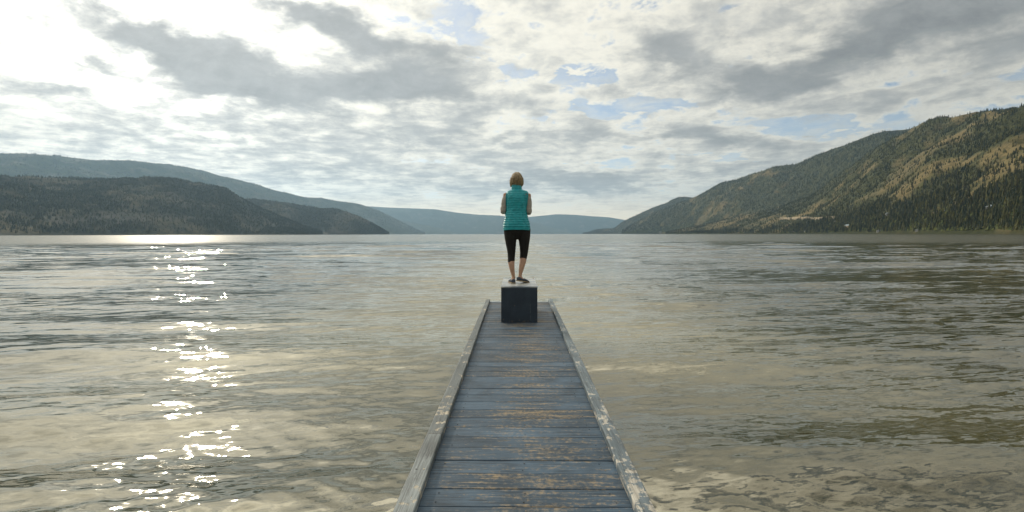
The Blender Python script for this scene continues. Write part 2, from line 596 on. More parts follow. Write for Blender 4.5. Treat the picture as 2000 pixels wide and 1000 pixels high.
hill('right_nose', [
    (1138, 456, 7400, 7200), (1148.6, 453.9, 7200, 6900), (1166, 448, 7000, 6700), (1200, 446, 6800, 6400), (1212, 436, 6700, 6300), (1221.7, 430, 6600, 6200), (1250, 417, 6400, 6000),
    (1273, 406, 6200, 5800), (1303, 395.6, 6100, 5600), (1312, 390, 6050, 5500), (1325, 385, 6000, 5500), (1340, 384, 6000, 5500), (1355, 386.5, 6000, 5400), (1400, 392, 6000, 5200), (1450, 400, 6000, 5200)],
    mat_right, nu=220, nt=80, power=.9, gully=.12, gscale=500, rough=.03, seed=12,
    dryfun=lambda sx, sy, dry, T: dry - .34)
clear_left = blobs_np([(120, 432, 160, 8, 8, .3), (210, 441, 50, 6, 10, .4), (230, 375, 120, 6, 8, .2), (250, 400, 60, 5, 20, .2)])
hill('left_near', [
    (-1400, 300, 2600, 900), (-600, 330, 2700, 1200), (-200, 340, 2800, 1500), (0, 344, 3000, 1800), (100, 348.5, 3000, 1900), (200, 350, 3000, 1950), (250, 348, 3000, 2000), (290, 347.5, 3000, 2000),
    (328, 346, 3000, 2050), (350, 350, 3000, 2080), (372, 356, 3000, 2100), (400, 361, 3000, 2130), (440, 368, 2950, 2150), (455, 376, 2950, 2180), (468, 386, 2950, 2200),
    (485, 396, 2950, 2220), (520, 411, 2900, 2300), (560, 428, 2900, 2400), (600, 444, 2850, 2500), (640, 455.5, 2850, 2700)],
    mat_left, nu=520, nt=120, power=.9, gully=.16, gscale=430, rough=.045, seed=21,
    dryfun=lambda sx, sy, dry, T: dry - .05 + clear_left(sx, sy))
hill('left_mid', [
    (440, 392, 3700, 2900), (484, 388, 3700, 2950), (560, 396, 3700, 3000), (600, 402, 3700, 3100), (624, 406.5, 3700, 3150), (656, 407.5, 3650, 3200), (680, 414, 3650, 3250), (704, 423, 3600, 3300),
    (730, 437, 3600, 3400), (760, 455.3, 3550, 3450)], mat_left, nu=220, nt=80, power=.9, gully=.12, gscale=380, rough=.04, seed=25,
    dryfun=lambda sx, sy, dry, T: dry - .12)
hill('left_back', [
    (-1400, 260, 6500, 4500), (-400, 285, 6800, 4600), (0, 299.5, 7200, 4800), (50, 300.5, 7200, 4800), (100, 304, 7200, 4850), (150, 309, 7200, 4900), (205, 314.5, 7300, 4950), (225, 313, 7300, 5000), (250, 313, 7300, 5000),
    (280, 316, 7300, 5000), (322, 321.5, 7400, 5100), (360, 326, 7400, 5150), (400, 333.5, 7400, 5200), (425, 342, 7400, 5300), (460, 350, 7400, 5400), (500, 360, 7500, 5500), (530, 370, 7500, 5600), (560, 377, 7600, 5700),
    (597, 385.5, 7700, 5900), (628, 387, 7800, 6000), (664, 393.5, 7900, 6200), (700, 397.5, 8000, 6400), (736, 410, 8000, 6600), (760, 421, 8000, 6800),
    (790, 436, 8000, 7000), (830, 455.8, 8000, 7500)], mat_far, nu=420, nt=90, power=.9, gully=.14, gscale=900, rough=.03, seed=31,
    dryfun=lambda sx, sy, dry, T: dry - .25)
hill('left_lobe', [
    (700, 416, 10500, 9000), (714, 411, 10500, 9000), (735, 411.5, 10500, 9100), (756, 418, 10500, 9200), (780, 430, 10500, 9400), (812, 437, 10500, 9600), (840, 441, 10500, 9700), (875, 450, 10500, 9900),
    (892, 456.2, 10500, 10200)], mat_far, nu=120, nt=40, gully=.1, gscale=900, rough=.03, seed=33, dryfun=lambda sx, sy, dry, T: dry - .3)
hill('far_left', [
    (660, 400, 12800, 11000), (721, 403, 12800, 11000), (763, 405.5, 12800, 11000), (812, 407, 12800, 11200), (850, 408.7, 12800, 11200), (896, 415.7, 12800, 11200),
    (938, 419.5, 12800, 11200), (976, 421, 12800, 11200), (1010, 426, 12800, 11400), (1060, 438, 12800, 11400), (1120, 456.2, 12800, 11800)], mat_far, nu=200, nt=50, gully=.09, gscale=1500, rough=.02, seed=37,
    dryfun=lambda sx, sy, dry, T: dry - .3)
hill('far_right', [
    (960, 436, 14500, 13400), (1000, 428, 14500, 13400), (1043, 422.7, 14500, 13400), (1088, 418.3, 14500, 13400), (1120, 419.3, 14500, 13400), (1155, 422, 14500, 13400), (1190, 424.5, 14500, 13400), (1218, 429, 14500, 13400),
    (1250, 440, 14500, 13400), (1290, 455, 14500, 13400)], mat_far, nu=160, nt=40, gully=.08, gscale=1800, rough=.02, seed=41,
    dryfun=lambda sx, sy, dry, T: dry - .3)


# ------------------------------------------------------------------ forest
def foliage_material(name, a, b_, hue_attr='tint'):
    m, n, b, out = new_mat(name)
    t = n.node('ShaderNodeAttribute', attribute_name=hue_attr).outputs['Fac']
    n.put(b.inputs['Base Color'], n.mix(t, a, b_))
    b.inputs['Roughness'].default_value = .85
    b.inputs['Specular IOR Level'].default_value = .15
    return m


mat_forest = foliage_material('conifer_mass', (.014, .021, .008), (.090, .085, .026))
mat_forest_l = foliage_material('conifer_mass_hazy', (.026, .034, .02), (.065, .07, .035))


def sample_hill(key, n, seed, pxr=None, tmax=1.0, dens=None, bias=1.0):
    h = HILLS[key]
    G, dry, t = h['G'], h['dry'], h['t']
    r = np.random.default_rng(seed)
    i0 = np.searchsorted(t, .004)
    i1 = np.searchsorted(t, tmax) - 1
    nu = G.shape[0]
    lo, hi = 0, nu - 1.001
    if pxr:
        lo, hi = np.interp(pxr, h['px'], np.arange(nu))
        hi = min(hi, nu - 1.001)
    pts, out_d = [], []
    need = n
    while need > 0:
        m = need * 4 + 100
        fi = lo + r.random(m) * (hi - lo)
        fj = i0 + (r.random(m) ** bias) * (i1 - i0 - .001)
        a, b = fi.astype(int), fj.astype(int)
        u_, v_ = (fi - a)[:, None], (fj - b)[:, None]
        p = (G[a, b] * (1 - u_) * (1 - v_) + G[a + 1, b] * u_ * (1 - v_) + G[a, b + 1] * (1 - u_) * v_ + G[a + 1, b + 1] * u_ * v_)
        dr = dry[a, b]
        prob = np.clip((.80 - dr) / .5, .30, 1.0)
        if dens is not None:
            prob = prob * dens(p)
        ok = r.random(m) < prob
        pts.append(p[ok][:need]); out_d.append(dr[ok][:need])
        need -= len(pts[-1])
    return np.vstack(pts)


def tree_mass(name, P, hmin, hmax, mat, seed, label, sides=5, wid=.2):
    r = np.random.default_rng(seed)
    n = len(P)
    hh = hmin + (hmax - hmin) * r.random(n) ** 1.5
    w = hh * wid * (.7 + .6 * r.random(n))
    rot = r.random(n) * 6.28
    verts, faces = [], []
    # three stacked ragged skirts per tree; sides*3 base verts + 3 tips
    lev = [(.08, .50, 1.0), (.33, .75, .74), (.58, 1.0, .48)]
    per = (sides + 1) * 3
    V = np.zeros((n, per, 3))
    for li, (z0, z1, rr) in enumerate(lev):
        for k in range(sides):
            a = rot + k * 6.283 / sides + li * .7
            jr = rr * (.65 + .6 * r.random(n))
            idx = li * (sides + 1) + k
            V[:, idx, 0] = P[:, 0] + np.cos(a) * w * jr
            V[:, idx, 1] = P[:, 1] + np.sin(a) * w * jr
            V[:, idx, 2] = P[:, 2] + hh * (z0 + .07 * r.normal(size=n))
        idx = li * (sides + 1) + sides
        V[:, idx, 0] = P[:, 0]; V[:, idx, 1] = P[:, 1]; V[:, idx, 2] = P[:, 2] + hh * z1
    f = []
    for li in range(3):
        b0 = li * (sides + 1)
        for k in range(sides):
            f.append((b0 + k, b0 + (k + 1) % sides, b0 + sides))
    f = np.array(f)
    Fc = (np.arange(n)[:, None, None] * per + f[None]).reshape(-1, 3)
    o = np_mesh(name, V.reshape(-1, 3), Fc, mat, smooth=False)
    ti = np.repeat((r.random(n) ** 1.7)[:, None], per, 1)
    float_attr(o, 'tint', ti)
    tag(o, label, 'forest', kind='stuff')
    return o


tree_mass('forest', np.vstack([sample_hill('right_front', 26000, 1, (1300, 2250)), sample_hill('right_front', 14000, 11, (2250, 3290))]), 5, 12, mat_forest, 1, 'mixed conifer forest speckling the tan right-hand hillside')
tree_mass('forest', sample_hill('right_back', 15000, 2), 9, 17, mat_forest, 2, 'dense conifer forest on the shaded ridge behind the right-hand hill', 4)
tree_mass('forest', sample_hill('right_nose', 7000, 3), 10, 18, mat_forest, 3, 'hazy forest on the far point at the tip of the right shore', 4)
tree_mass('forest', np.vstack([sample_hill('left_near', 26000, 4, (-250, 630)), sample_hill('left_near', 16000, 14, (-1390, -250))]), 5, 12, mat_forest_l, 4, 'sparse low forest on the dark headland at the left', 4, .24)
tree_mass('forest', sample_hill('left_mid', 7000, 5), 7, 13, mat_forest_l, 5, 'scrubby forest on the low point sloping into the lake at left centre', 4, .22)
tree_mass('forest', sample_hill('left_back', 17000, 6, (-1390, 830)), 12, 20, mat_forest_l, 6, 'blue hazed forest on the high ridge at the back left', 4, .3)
# shore-side belt of trees along the right-hand water's edge
belt = sample_hill('right_front', 5200, 8, (1330, 2200), tmax=.16, dens=lambda p: np.full(len(p), 1.0))
tree_mass('shore_forest', belt, 8, 19, mat_forest, 8, "belt of dark conifers along the water's edge below the right-hand hill", 6, .2)
shrub = sample_hill('right_front', 5000, 18, (1310, 2200), tmax=.10)
mat_shrub = foliage_material('broadleaf_mass', (.05, .065, .02), (.16, .17, .045))
tree_mass('shrubs', shrub, 3, 7, mat_shrub, 18, 'olive and yellow green shrubs along the right-hand shoreline', 5, .5)
shrub2 = sample_hill('right_back', 2500, 28, (1220, 1420), tmax=.22)
tree_mass('shrubs', shrub2, 5, 10, mat_shrub, 28, 'bright green trees on the flat at the foot of the far right slope', 5, .45)


# individual pines, the nearest and largest ones
mat_crown = simple_mat('pine_needles', (.018, .024, .009), .85, .15, .55, .35)
mat_crown2 = simple_mat('pine_needles_olive', (.045, .046, .015), .85, .15, .5, .35)
mat_bark = simple_mat('pine_bark', (.09, .06, .04), .95, .1, .3, 3)


def pine_meshes(seed, hgt, bare, wid, mat):
    r = random.Random(seed)
    V, Fs = [], []
    n = 8
    rings = 6
    for i in range(rings):
        t_ = i / (rings - 1)
        rr = hgt * .014 * (1 - t_ * .9) + .03
        for k in range(n):
            a = k * 6.283 / n
            V.append((math.cos(a) * rr, math.sin(a) * rr, -1.0 + (hgt + .6) * t_))
    for i in range(rings - 1):
        for k in range(n):
            Fs.append((i * n + k, i * n + (k + 1) % n, (i + 1) * n + (k + 1) % n, (i + 1) * n + k))
    # limbs
    trunk = (V, Fs)
    V, Fs = [], []
    z = hgt * bare
    while z < hgt * .985:
        t_ = (z - hgt * bare) / (hgt * (1 - bare))
        L = wid * hgt * (1 - t_) ** .75 * (.55 + .45 * min(1, t_ * 5 + .3)) + .25
        nb = 7 if t_ < .8 else 5
        for k in range(nb):
            if r.random() < .12: continue
            a = r.random() * 6.283
            l = L * r.uniform(.55, 1.1)
            droop = r.uniform(-.35, .05) * l
            # each limb carries several small needle clumps
            for c in range(max(2, int(l / .6))):
                s_ = (c + .8) / max(2, int(l / .6))
                s_ = min(s_, 1)
                cx, cy, cz = math.cos(a) * l * s_, math.sin(a) * l * s_, z + droop * s_
                w = (.32 + .35 * (1 - s_)) * max(.5, L * .42)
                for f in range(2):
                    b0 = len(V)
                    aa = a + r.uniform(-.9, .9)
                    ex = (math.cos(aa) * w, math.sin(aa) * w, r.uniform(-.35, .25) * w)
                    ey = (-math.sin(aa) * w * .7, math.cos(aa) * w * .7, r.uniform(-.5, .5) * w)
                    up = r.uniform(.2, .6) * w
                    V += [(cx - ex[0], cy - ex[1], cz - ex[2]), (cx + ey[0], cy + ey[1], cz + ey[2] - .1 * w),
                          (cx + ex[0], cy + ex[1], cz + ex[2] - .2 * w), (cx - ey[0], cy - ey[1], cz - ey[2]), (cx, cy, cz + up)]
                    Fs += [(b0, b0 + 1, b0 + 4), (b0 + 1, b0 + 2, b0 + 4), (b0 + 2, b0 + 3, b0 + 4), (b0 + 3, b0, b0 + 4)]
        z += hgt * .034 * r.uniform(.8, 1.25)
    return trunk, (V, Fs)


protos = []
for k, (hh, bare, wid, mt_) in enumerate([(20, .10, .15, mat_crown), (25, .22, .13, mat_crown), (17, .06, .19, mat_crown2),
                                         (22, .30, .15, mat_crown2), (27, .14, .11, mat_crown)]):
    tr, cr = pine_meshes(100 + k, hh, bare, wid, mt_)
    a = bpy.data.meshes.new('trunk'); a.from_pydata(tr[0], [], tr[1]); a.materials.append(mat_bark)
    b = bpy.data.meshes.new('crown'); b.from_pydata(cr[0], [], cr[1]); b.materials.append(mt_)
    protos.append((a, b))


def plant(P, label, group, seed, smin=.7, smax=1.15):
    r = random.Random(seed)
    for p in P:
        a, b = protos[r.randrange(len(protos))]
        root = bpy.data.objects.new('pine_tree', None)
        root.location = tuple(p)
        root.rotation_euler = (0, 0, r.random() * 6.28)
        s = r.uniform(smin, smax)
        root.scale = (s, s, s * r.uniform(.9, 1.1))
        COL.objects.link(root)
        tag(root, label, 'tree', group)
        for nm, me in (('trunk', a), ('crown', b)):
            c = bpy.data.objects.new(nm, me)
            c.parent = root
            COL.objects.link(c)


plant(sample_hill('right_front', 150, 51, (1760, 2060), tmax=.30),
      'tall dark pine among many on the lower slope at the right edge', 'tall pines low on the right-hand hillside', 51, .8, 1.15)
plant(sample_hill('right_front', 90, 52, (1560, 1800), tmax=.20),
      'dark conifer among the trees just above the waterline of the right-hand hill', 'conifers above the right-hand waterline', 52, .7, 1.05)
plant(sample_hill('right_front', 60, 53, (1340, 1600), tmax=.10),
      'small dark conifer in the shoreline row below the tan meadow', 'distant shoreline conifers below the meadow', 53, .7, 1.0)

# ------------------------------------------------------------------ houses on the right shore
mat_white = simple_mat('white_wall_paint', (.34, .34, .33), .6, .3, .08, .5)
mat_beige = simple_mat('tan_wall_paint', (.48, .36, .24), .7, .3, .1, .5)
mat_roof_b = simple_mat('pale_blue_metal_roof', (.24, .30, .34), .6, .5, .1, .5)
mat_roof_g = simple_mat('grey_shingle_roof', (.22, .21, .20), .9, .2, .2, .8)
mat_glass_d = simple_mat('dark_house_glass', (.03, .04, .05), .1, .6, .1, 1)


def at_hill(key, px, t_):
    h = HILLS[key]
    i = int(np.interp(px, h['px'], np.arange(len(h['px']))))
    j = int(np.interp(t_, h['t'], np.arange(len(h['t']))))
    return h['G'][i, j]


def find_t(key, px, py):
    h = HILLS[key]
    i = int(np.interp(px, h['px'], np.arange(len(h['px']))))
    c = (h['G'][i] - np.array([0, 0, H])) @ RCn
    sy = 500 - F * c[:, 1] / -c[:, 2]
    j = int(np.argmin(np.abs(sy[:h['nt']] - py)))
    return h['G'][i, max(j, 2)]


def box_mesh(x0, x1, y0, y1, z0, z1):
    V = [(x0, y0, z0), (x1, y0, z0), (x1, y1, z0), (x0, y1, z0), (x0, y0, z1), (x1, y0, z1), (x1, y1, z1), (x0, y1, z1)]
    Fs = [(3, 2, 1, 0), (4, 5, 6, 7), (0, 1, 5, 4), (1, 2, 6, 5), (2, 3, 7, 6), (3, 0, 4, 7)]
    return V, Fs


def merge(parts):
    V, Fs = [], []
    for v_, f_ in parts:
        b0 = len(V)
        V += list(v_)
        Fs += [tuple(i + b0 for i in f) for f in f_]
    return V, Fs


def house(px, py, w, dpt, hg, rot, wall, roof, label):
    w, dpt, hg = w * .8, dpt * .8, hg * .8
    p = find_t('right_front', px, py)
    root = empty('house', (p[0], p[1], p[2] - .3), (0, 0, rot + math.atan2(-p[0], p[1])))
    tag(root, label, 'house', 'houses on the wooded right-hand shore')
    z0, z1, rz = -2.0, hg, hg + w * .26
    V, Fs = box_mesh(-w / 2, w / 2, -dpt / 2, dpt / 2, z0, z1)
    V += [(0, -dpt / 2, rz), (0, dpt / 2, rz)]
    Fs += [(4, 5, 8), (7, 9, 6)]
    mesh_ob('wall', V, Fs, wall, root)
    o_, th_ = .6, .25
    e = w / 2 + o_
    ez = z1 - .26 * 2 * o_ * 1.0
    prof = [(-e, ez + .05), (0, rz + .05), (e, ez + .05), (e, ez + .05 + th_), (0, rz + .05 + th_), (-e, ez + .05 + th_)]
    V = [(a, -dpt / 2 - .5, b) for a, b in prof] + [(a, dpt / 2 + .5, b) for a, b in prof]
    Fs = [(i, (i + 1) % 6, (i + 1) % 6 + 6, i + 6) for i in range(6)] + [(0, 5, 4, 1), (1, 4, 3, 2), (6, 7, 10, 11), (7, 8, 9, 10)]
    mesh_ob('roof', V, Fs, roof, root)
    for sx in (-w * .25, w * .25):
        V, Fs = box_mesh(sx - w * .11, sx + w * .11, -dpt / 2 - .06, -dpt / 2 + .05, .9, hg * .8)
        mesh_ob('window', V, Fs, mat_glass_d, root)
    return root


house(1722, 453.2, 9, 9, 4.5, .1, mat_white, mat_roof_g, 'small white boathouse at the waterline, the left one of two under the dark hill')
house(1802, 453.0, 8, 7, 3.2, -.2, mat_white, mat_roof_b, 'low white boathouse with pale roof at the waterline nearer the right edge')
house(1661, 444, 15, 16, 6, .9, mat_beige, mat_roof_b, 'house with a sloping pale blue roof among trees left of the boathouses')
house(1577, 452.8, 12, 9, 4, .2, mat_white, mat_roof_g, 'pale cottage on the beach below the cut road')
house(1637, 434, 9, 9, 5, -.3, mat_white, mat_roof_g, 'tiny white house at the right end of the road cut')
house(1740, 420, 10, 9, 5, .4, mat_white, mat_roof_b, 'white house high in the dark trees above the left boathouse')
house(1838, 417, 12, 8, 4.0, .2, mat_beige, mat_roof_g, 'tan walled house on the slope above the right boathouse')
house(1852, 416, 14, 9, 4.2, -.2, mat_roof_g, mat_roof_b, 'blue roofed house just right of the tan walled one on the slope')
house(1946, 409, 15, 10, 4.5, .7, mat_roof_g, mat_roof_b, 'grey roofed house among tall pines near the right edge')
house(1556, 452.8, 9, 8, 3.5, .5, mat_beige, mat_roof_b, 'small beige cottage on the beach left of the pale one')
house(1222, 447, 20, 16, 8, .1, mat_white, mat_roof_g, 'white building alone near the far tip of the right shore')

# pale road cut across the slope
h = HILLS['right_front']
V, Fs = [], []
for k, px in enumerate(np.linspace(1524, 1636, 60)):
    p = find_t('right_front', px, 427.3 + .8 * math.sin(k * .2))
    g = p / np.linalg.norm(p[:2])
    V.append((p[0] - g[0] * 5, p[1] - g[1] * 5, p[2] + 3.2)); V.append((p[0] + g[0] * 5, p[1] + g[1] * 5, p[2] + 3.4))
    V.append((p[0] - g[0] * 6, p[1] - g[1] * 6, p[2] - 6)); V.append((p[0] + g[0] * 9, p[1] + g[1] * 9, p[2] + 8))
for k in range(59):
    b0 = k * 4
    Fs += [(b0, b0 + 4, b0 + 5, b0 + 1), (b0 + 2, b0 + 6, b0 + 4, b0), (b0 + 1, b0 + 5, b0 + 7, b0 + 3)]
o = mesh_ob('road', V, Fs, simple_mat('road_gravel', (.36, .30, .21), .95, .1, .3, .15))
tag(o, kind='structure')

# ------------------------------------------------------------------ jetty
SL = .0105
Z0 = H - 1.32


def dz_(y): return Z0 + SL * y


PITCH = math.atan(SL)
dock = empty('jetty', (0, 0, Z0), (PITCH, 0, 0))
tag(dock, 'narrow weathered blue-grey wooden jetty with kerb rails running out over the lake', 'jetty')


def paint_material(name, paint, wood, lo, hi, axis, wear_scale=1.0, rough=.55, central=False, flake=False):
    m, n, b, out = new_mat(name)
    tc = n.node('ShaderNodeTexCoord').outputs['Object']
    x, y, z = n.xyz(tc)
    rnd = n.node('ShaderNodeAttribute', attribute_name='board').outputs['Fac']
    off = n.vec(n.mul(rnd, 7.3), n.mul(rnd, 3.1), n.mul(rnd, 5.0))
    pc = n.vm('ADD', tc, off)
    st = (1.6, 16, 8) if axis == 'X' else (16, 1.3, 8)
    fine = (4, 110, 40) if axis == 'X' else (110, 4, 40)
    grain = n.noise(n.vm('MULTIPLY', pc, fine), 1.0, 5, .65, dist=.2)
    streak = n.noise(n.vm('MULTIPLY', pc, st), 1.6 * wear_scale, 6, .68, dist=.15)
    broad = n.noise(pc, 2.3, 4, .6)
    spk = n.noise(pc, 38 if not flake else 17, 4, .65)
    tone = n.add(n.mul(broad, .5), n.mul(grain, .5))
    c1 = n.mix(n.ss(tone, .36, .64), tuple(v_ * .45 for v_ in paint), tuple(v_ * 1.6 for v_ in paint))
    c1 = n.mix(n.mul(rnd, .75), c1, tuple(v_ * .45 for v_ in paint))
    if flake:
        wear = n.add(n.mul(streak, .22), n.add(n.mul(broad, .28), n.mul(spk, .50)))
        wear = n.add(wear, n.ss(y, 4.2, 1.5, -.035, .012))
    else:
        wear = n.add(n.mul(streak, .45), n.add(n.mul(grain, .20), n.mul(spk, .35)))
        wear = n.add(wear, n.ss(y, 4.5, 7.5, 0.0, .03))
    wear = n.add(wear, n.mul(n.sub(rnd, .5), .055))
    if central:   # foot traffic wears the middle of the boards
        cen = n.m('POWER', 2.718, n.mul(n.mul(n.sub(x, .12), n.sub(x, .12)), -9.0))
        wear = n.add(wear, n.sub(n.mul(cen, .06), .028))
    wr = n.ss(wear, lo, hi, 0.0, .85)
    wd = n.mix(n.ss(grain, .35, .65), tuple(v_ * .62 for v_ in wood), tuple(v_ * 1.15 for v_ in wood))
    c = n.mix(wr, c1, wd)
    # grey dirt in the grain
    dirt = n.ss(n.noise(n.vm('MULTIPLY', pc, st), 3.7, 5, .7), .55, .68)
    c = n.mix(n.mul(dirt, .6), c, (.022, .024, .024))
    # knots
    vo = n.node('ShaderNodeTexVoronoi')
    n.put(vo.inputs['Vector'], n.vm('MULTIPLY', pc, (3.2, 6.5, 3) if axis == 'X' else (6.5, 3.2, 3)))
    kn = n.ss(vo.outputs['Distance'], .085, .035)
    ksel = n.ss(n.noise(n.vm('MULTIPLY', pc, (1.7, 1.7, 1.7)), 1.0, 1), .50, .54)
    c = n.mix(n.mul(kn, n.mul(ksel, .85)), c, (.018, .015, .013))
    n.put(b.inputs['Base Color'], c)
    n.put(b.inputs['Roughness'], n.ss(wr, 0, 1, rough, .85))
    b.inputs['Specular IOR Level'].default_value = .25
    bp = n.node('ShaderNodeBump')
    bp.inputs['Distance'].default_value = .006
    bp.inputs['Strength'].default_value = 1.0
    n.put(bp.inputs['Height'], n.sub(n.add(n.mul(grain, .8), n.mul(streak, .5)), n.mul(wr, .35)))
    n.put(b.inputs['Normal'], bp.outputs[0])
    return m


mat_deck = paint_material('worn_blue_deck_paint', (.050, .082, .118), (.30, .235, .15), .50, .64, 'X', central=True)
mat_rail_l = paint_material('worn_grey_rail_paint', (.19, .212, .212), (.50, .44, .34), .535, .585, 'Y', flake=True)
mat_rail_r = paint_material('flaked_grey_rail_paint', (.150, .188, .210), (.50, .46, .39), .525, .56, 'Y', flake=True)
mat_under = simple_mat('wet_dark_timber', (.045, .04, .03), .8, .3, .4, 6)


def plank(x0, x1, y0, y1, zt, th_, r, nseg=14, wob=.0015, ch=.0035):
    """a board with eased edges, slightly uneven along its length; runs along X"""
    V, Fs = [], []
    prof = [(y0, -th_), (y0, -ch), (y0 + ch, 0), (y1 - ch, 0), (y1, -ch), (y1, -th_)]
    t1, t2 = r.uniform(-.0018, .0018), r.uniform(-.0018, .0018)
    for k in range(nseg + 1):
        xx = x0 + (x1 - x0) * k / nseg
        w1, w2 = r.uniform(-wob, wob), r.uniform(-wob, wob)
        for i, (yy_, z_) in enumerate(prof):
            dy_ = w1 if i < 3 else w2
            V.append((xx, yy_ + dy_, zt + z_ + (t1 if i < 3 else t2)))
    for k in range(nseg):
        for i in range(6):
            a, b = k * 6 + i, k * 6 + (i + 1) % 6
            Fs.append((a, a + 6, b + 6, b))
    Fs.append(tuple(range(6)))
    Fs.append(tuple(range(nseg * 6 + 5, nseg * 6 - 1, -1)))
    return V, Fs


rr = random.Random(3)
# board joints read off the near part of the jetty; the rest keep the same pitch
joints = [2.111, 2.403, 2.545, 2.694, 2.834, 2.987, 3.128, 3.279, 3.426]
ys = [2.111]
yb = 2.111
while yb > -1.6:
    yb -= .147 + rr.uniform(-.003, .003)
    ys.append(yb)
ys = ys[::-1]
ys += [2.257, 2.403, 2.545, 2.694, 2.834, 2.987, 3.128, 3.279, 3.426]
while ys[-1] < 8.18:
    ys.append(ys[-1] + .1475 + rr.uniform(-.006, .006))
parts, att = [], []
for a, b in zip(ys[:-1], ys[1:]):
    g_ = rr.choice([.0008, .0012, .002, .003, .0042])
    if abs(a - 2.257) < .01: g_ = .0006
    pl = plank(-.54 + rr.uniform(-.012, .012), .61 + rr.uniform(-.012, .012), a + g_ / 2, b - g_ / 2, rr.uniform(-.0015, .0015), .036, rr)
    parts.append(pl)
    att += [rr.random()] * len(pl[0])
    # two nail heads at each bearer, on every board
    for xx in (-.40, .04, .47):
        for yy_ in (a + .035, b - .035):
            x_ = xx + rr.uniform(-.012, .012)
            n8 = [(x_ + .0045 * math.cos(k * .785), yy_ + .0045 * math.sin(k * .785)) for k in range(8)]
            v_ = [(p0, p1, .0012) for p0, p1 in n8] + [(p0, p1, -.006) for p0, p1 in n8]
            f_ = [tuple(range(8))] + [(k, k + 8, (k + 1) % 8 + 8, (k + 1) % 8) for k in range(8)]
            parts.append((v_, f_))
            att += [.9] * 16
V, Fs = merge(parts)
deck = mesh_ob('deck', V, Fs, mat_deck, dock)
float_attr(deck, 'board', att)

YEND = ys[-1]


def rail(side, pin, pout, y0, y1, mat, cuts, seed):
    """flat 2x4 kerb rail laid along the edge, in lengths butted end to end"""
    r = random.Random(seed)
    ce = [y0] + cuts + [y1]
    parts, att = [], []
    for s in range(len(ce) - 1):
        a, b = ce[s] + .0015, ce[s + 1] - .0015
        nseg = max(8, int((b - a) / .12))
        rnd = r.random()
        j1 = r.uniform(-.0025, .0025)
        V, Fs = [], []
        for k in range(nseg + 1):
            y_ = a + (b - a) * k / nseg
            t_ = (y_ - 2.0) / 6.2
            xi = pin[0] + (pin[1] - pin[0]) * t_ + j1 + r.uniform(-.0016, .0016)
            xo = pout[0] + (pout[1] - pout[0]) * t_ + j1 + r.uniform(-.0016, .0016)
            if xi > xo: xi, xo = xo, xi
            c_ = .005
            zt = .046 + r.uniform(-.0008, .0008)
            pr = [(xi, .0025), (xi, zt - c_), (xi + c_, zt), ((xi + xo) / 2 - .002, zt), ((xi + xo) / 2 + .002, zt), (xo - c_, zt), (xo, zt - c_), (xo, .0025)]
            for x_, z_ in pr: V.append((x_, y_, z_))
        m_ = 8
        for k in range(nseg):
            for i in range(m_):
                p_, q_ = k * m_ + i, k * m_ + (i + 1) % m_
                Fs.append((p_, q_, q_ + m_, p_ + m_))
        Fs.append(tuple(range(m_ - 1, -1, -1)))
        Fs.append(tuple(range(nseg * m_, nseg * m_ + m_)))
        parts.append((V, Fs))
        att += [rnd] * len(V)
    # bolt heads down the middle
    y_ = y0 + .3
    while y_ < y1:
        t_ = (y_ - 2.0) / 6.2
        xm = (pin[0] + (pin[1] - pin[0]) * t_ + pout[0] + (pout[1] - pout[0]) * t_) / 2
        for ox in (-.02, .02):
            ring = [(xm + ox + .006 * math.cos(k * .785), y_ + .006 * math.sin(k * .785)) for k in range(8)]
            v_ = [(p0, p1, .0475) for p0, p1 in ring] + [(p0, p1, .04) for p0, p1 in ring]
            parts.append((v_, [tuple(range(8))] + [(k, k + 8, (k + 1) % 8 + 8, (k + 1) % 8) for k in range(8)]))
            att += [1.0] * 16
        y_ += .61
    V, Fs = merge(parts)
    o = mesh_ob('rail', V, Fs, mat, dock)
    float_attr(o, 'board', att)
    return o


o = rail('l', (-.468, -.492), (-.565, -.562), -1.6, YEND + .03, mat_rail_l, [2.78, 5.2], 4)
o['label'] = 'grey kerb rail with a few worn spots'
o = rail('r', (.541, .566), (.628, .634), -1.6, YEND + .12, mat_rail_r, [1.1, 4.9], 5)
o['label'] = 'grey kerb rail with heavily flaked paint'

# end board, bearers under the deck, piles
mat_end = simple_mat('end_board_paint', (.20, .26, .31), .5, .5, .2, 8)
V, Fs = box_mesh(-.50, .57, YEND + .002, YEND + .040, -.16, .004)
mesh_ob('end_board', V, Fs, mat_end, dock)
for xx in (-.50, .04, .57):
    V, Fs = box_mesh(xx - .022, xx + .022, -1.6, YEND - .004, -.19, -.040)
    mesh_ob('bearer', V, Fs, mat_under, dock)
for yy_ in (-.6, 2.4, 5.4, 8.0):
    for xx in (-.43, .50):
        V, Fs = [], []
        for k in range(14):
            a = k * 6.283 / 14
            V.append((xx + .075 * math.cos(a), yy_ + .075 * math.sin(a), -2.2)); V.append((xx + .07 * math.cos(a), yy_ + .07 * math.sin(a), -.045))
        for k in range(14):
            b0, b1 = 2 * k, 2 * ((k + 1) % 14)
            Fs.append((b0, b1, b1 + 1, b0 + 1))
        Fs.append(tuple(range(1, 28, 2)))
        mesh_ob('pile', V, Fs, mat_under, dock, smooth=False)

# ------------------------------------------------------------------ navy box at the end of the jetty
BY0, BY1, BX0, BX1, BH = 6.39, 7.46, -.226, .286, .512
bz = dz_(6.39)
box = empty('wooden_box', ((BX0 + BX1) / 2, BY0, bz + .001), (PITCH, 0, 0))
tag(box, 'dark navy wooden box at the end of the jetty with a woman standing on it', 'box')


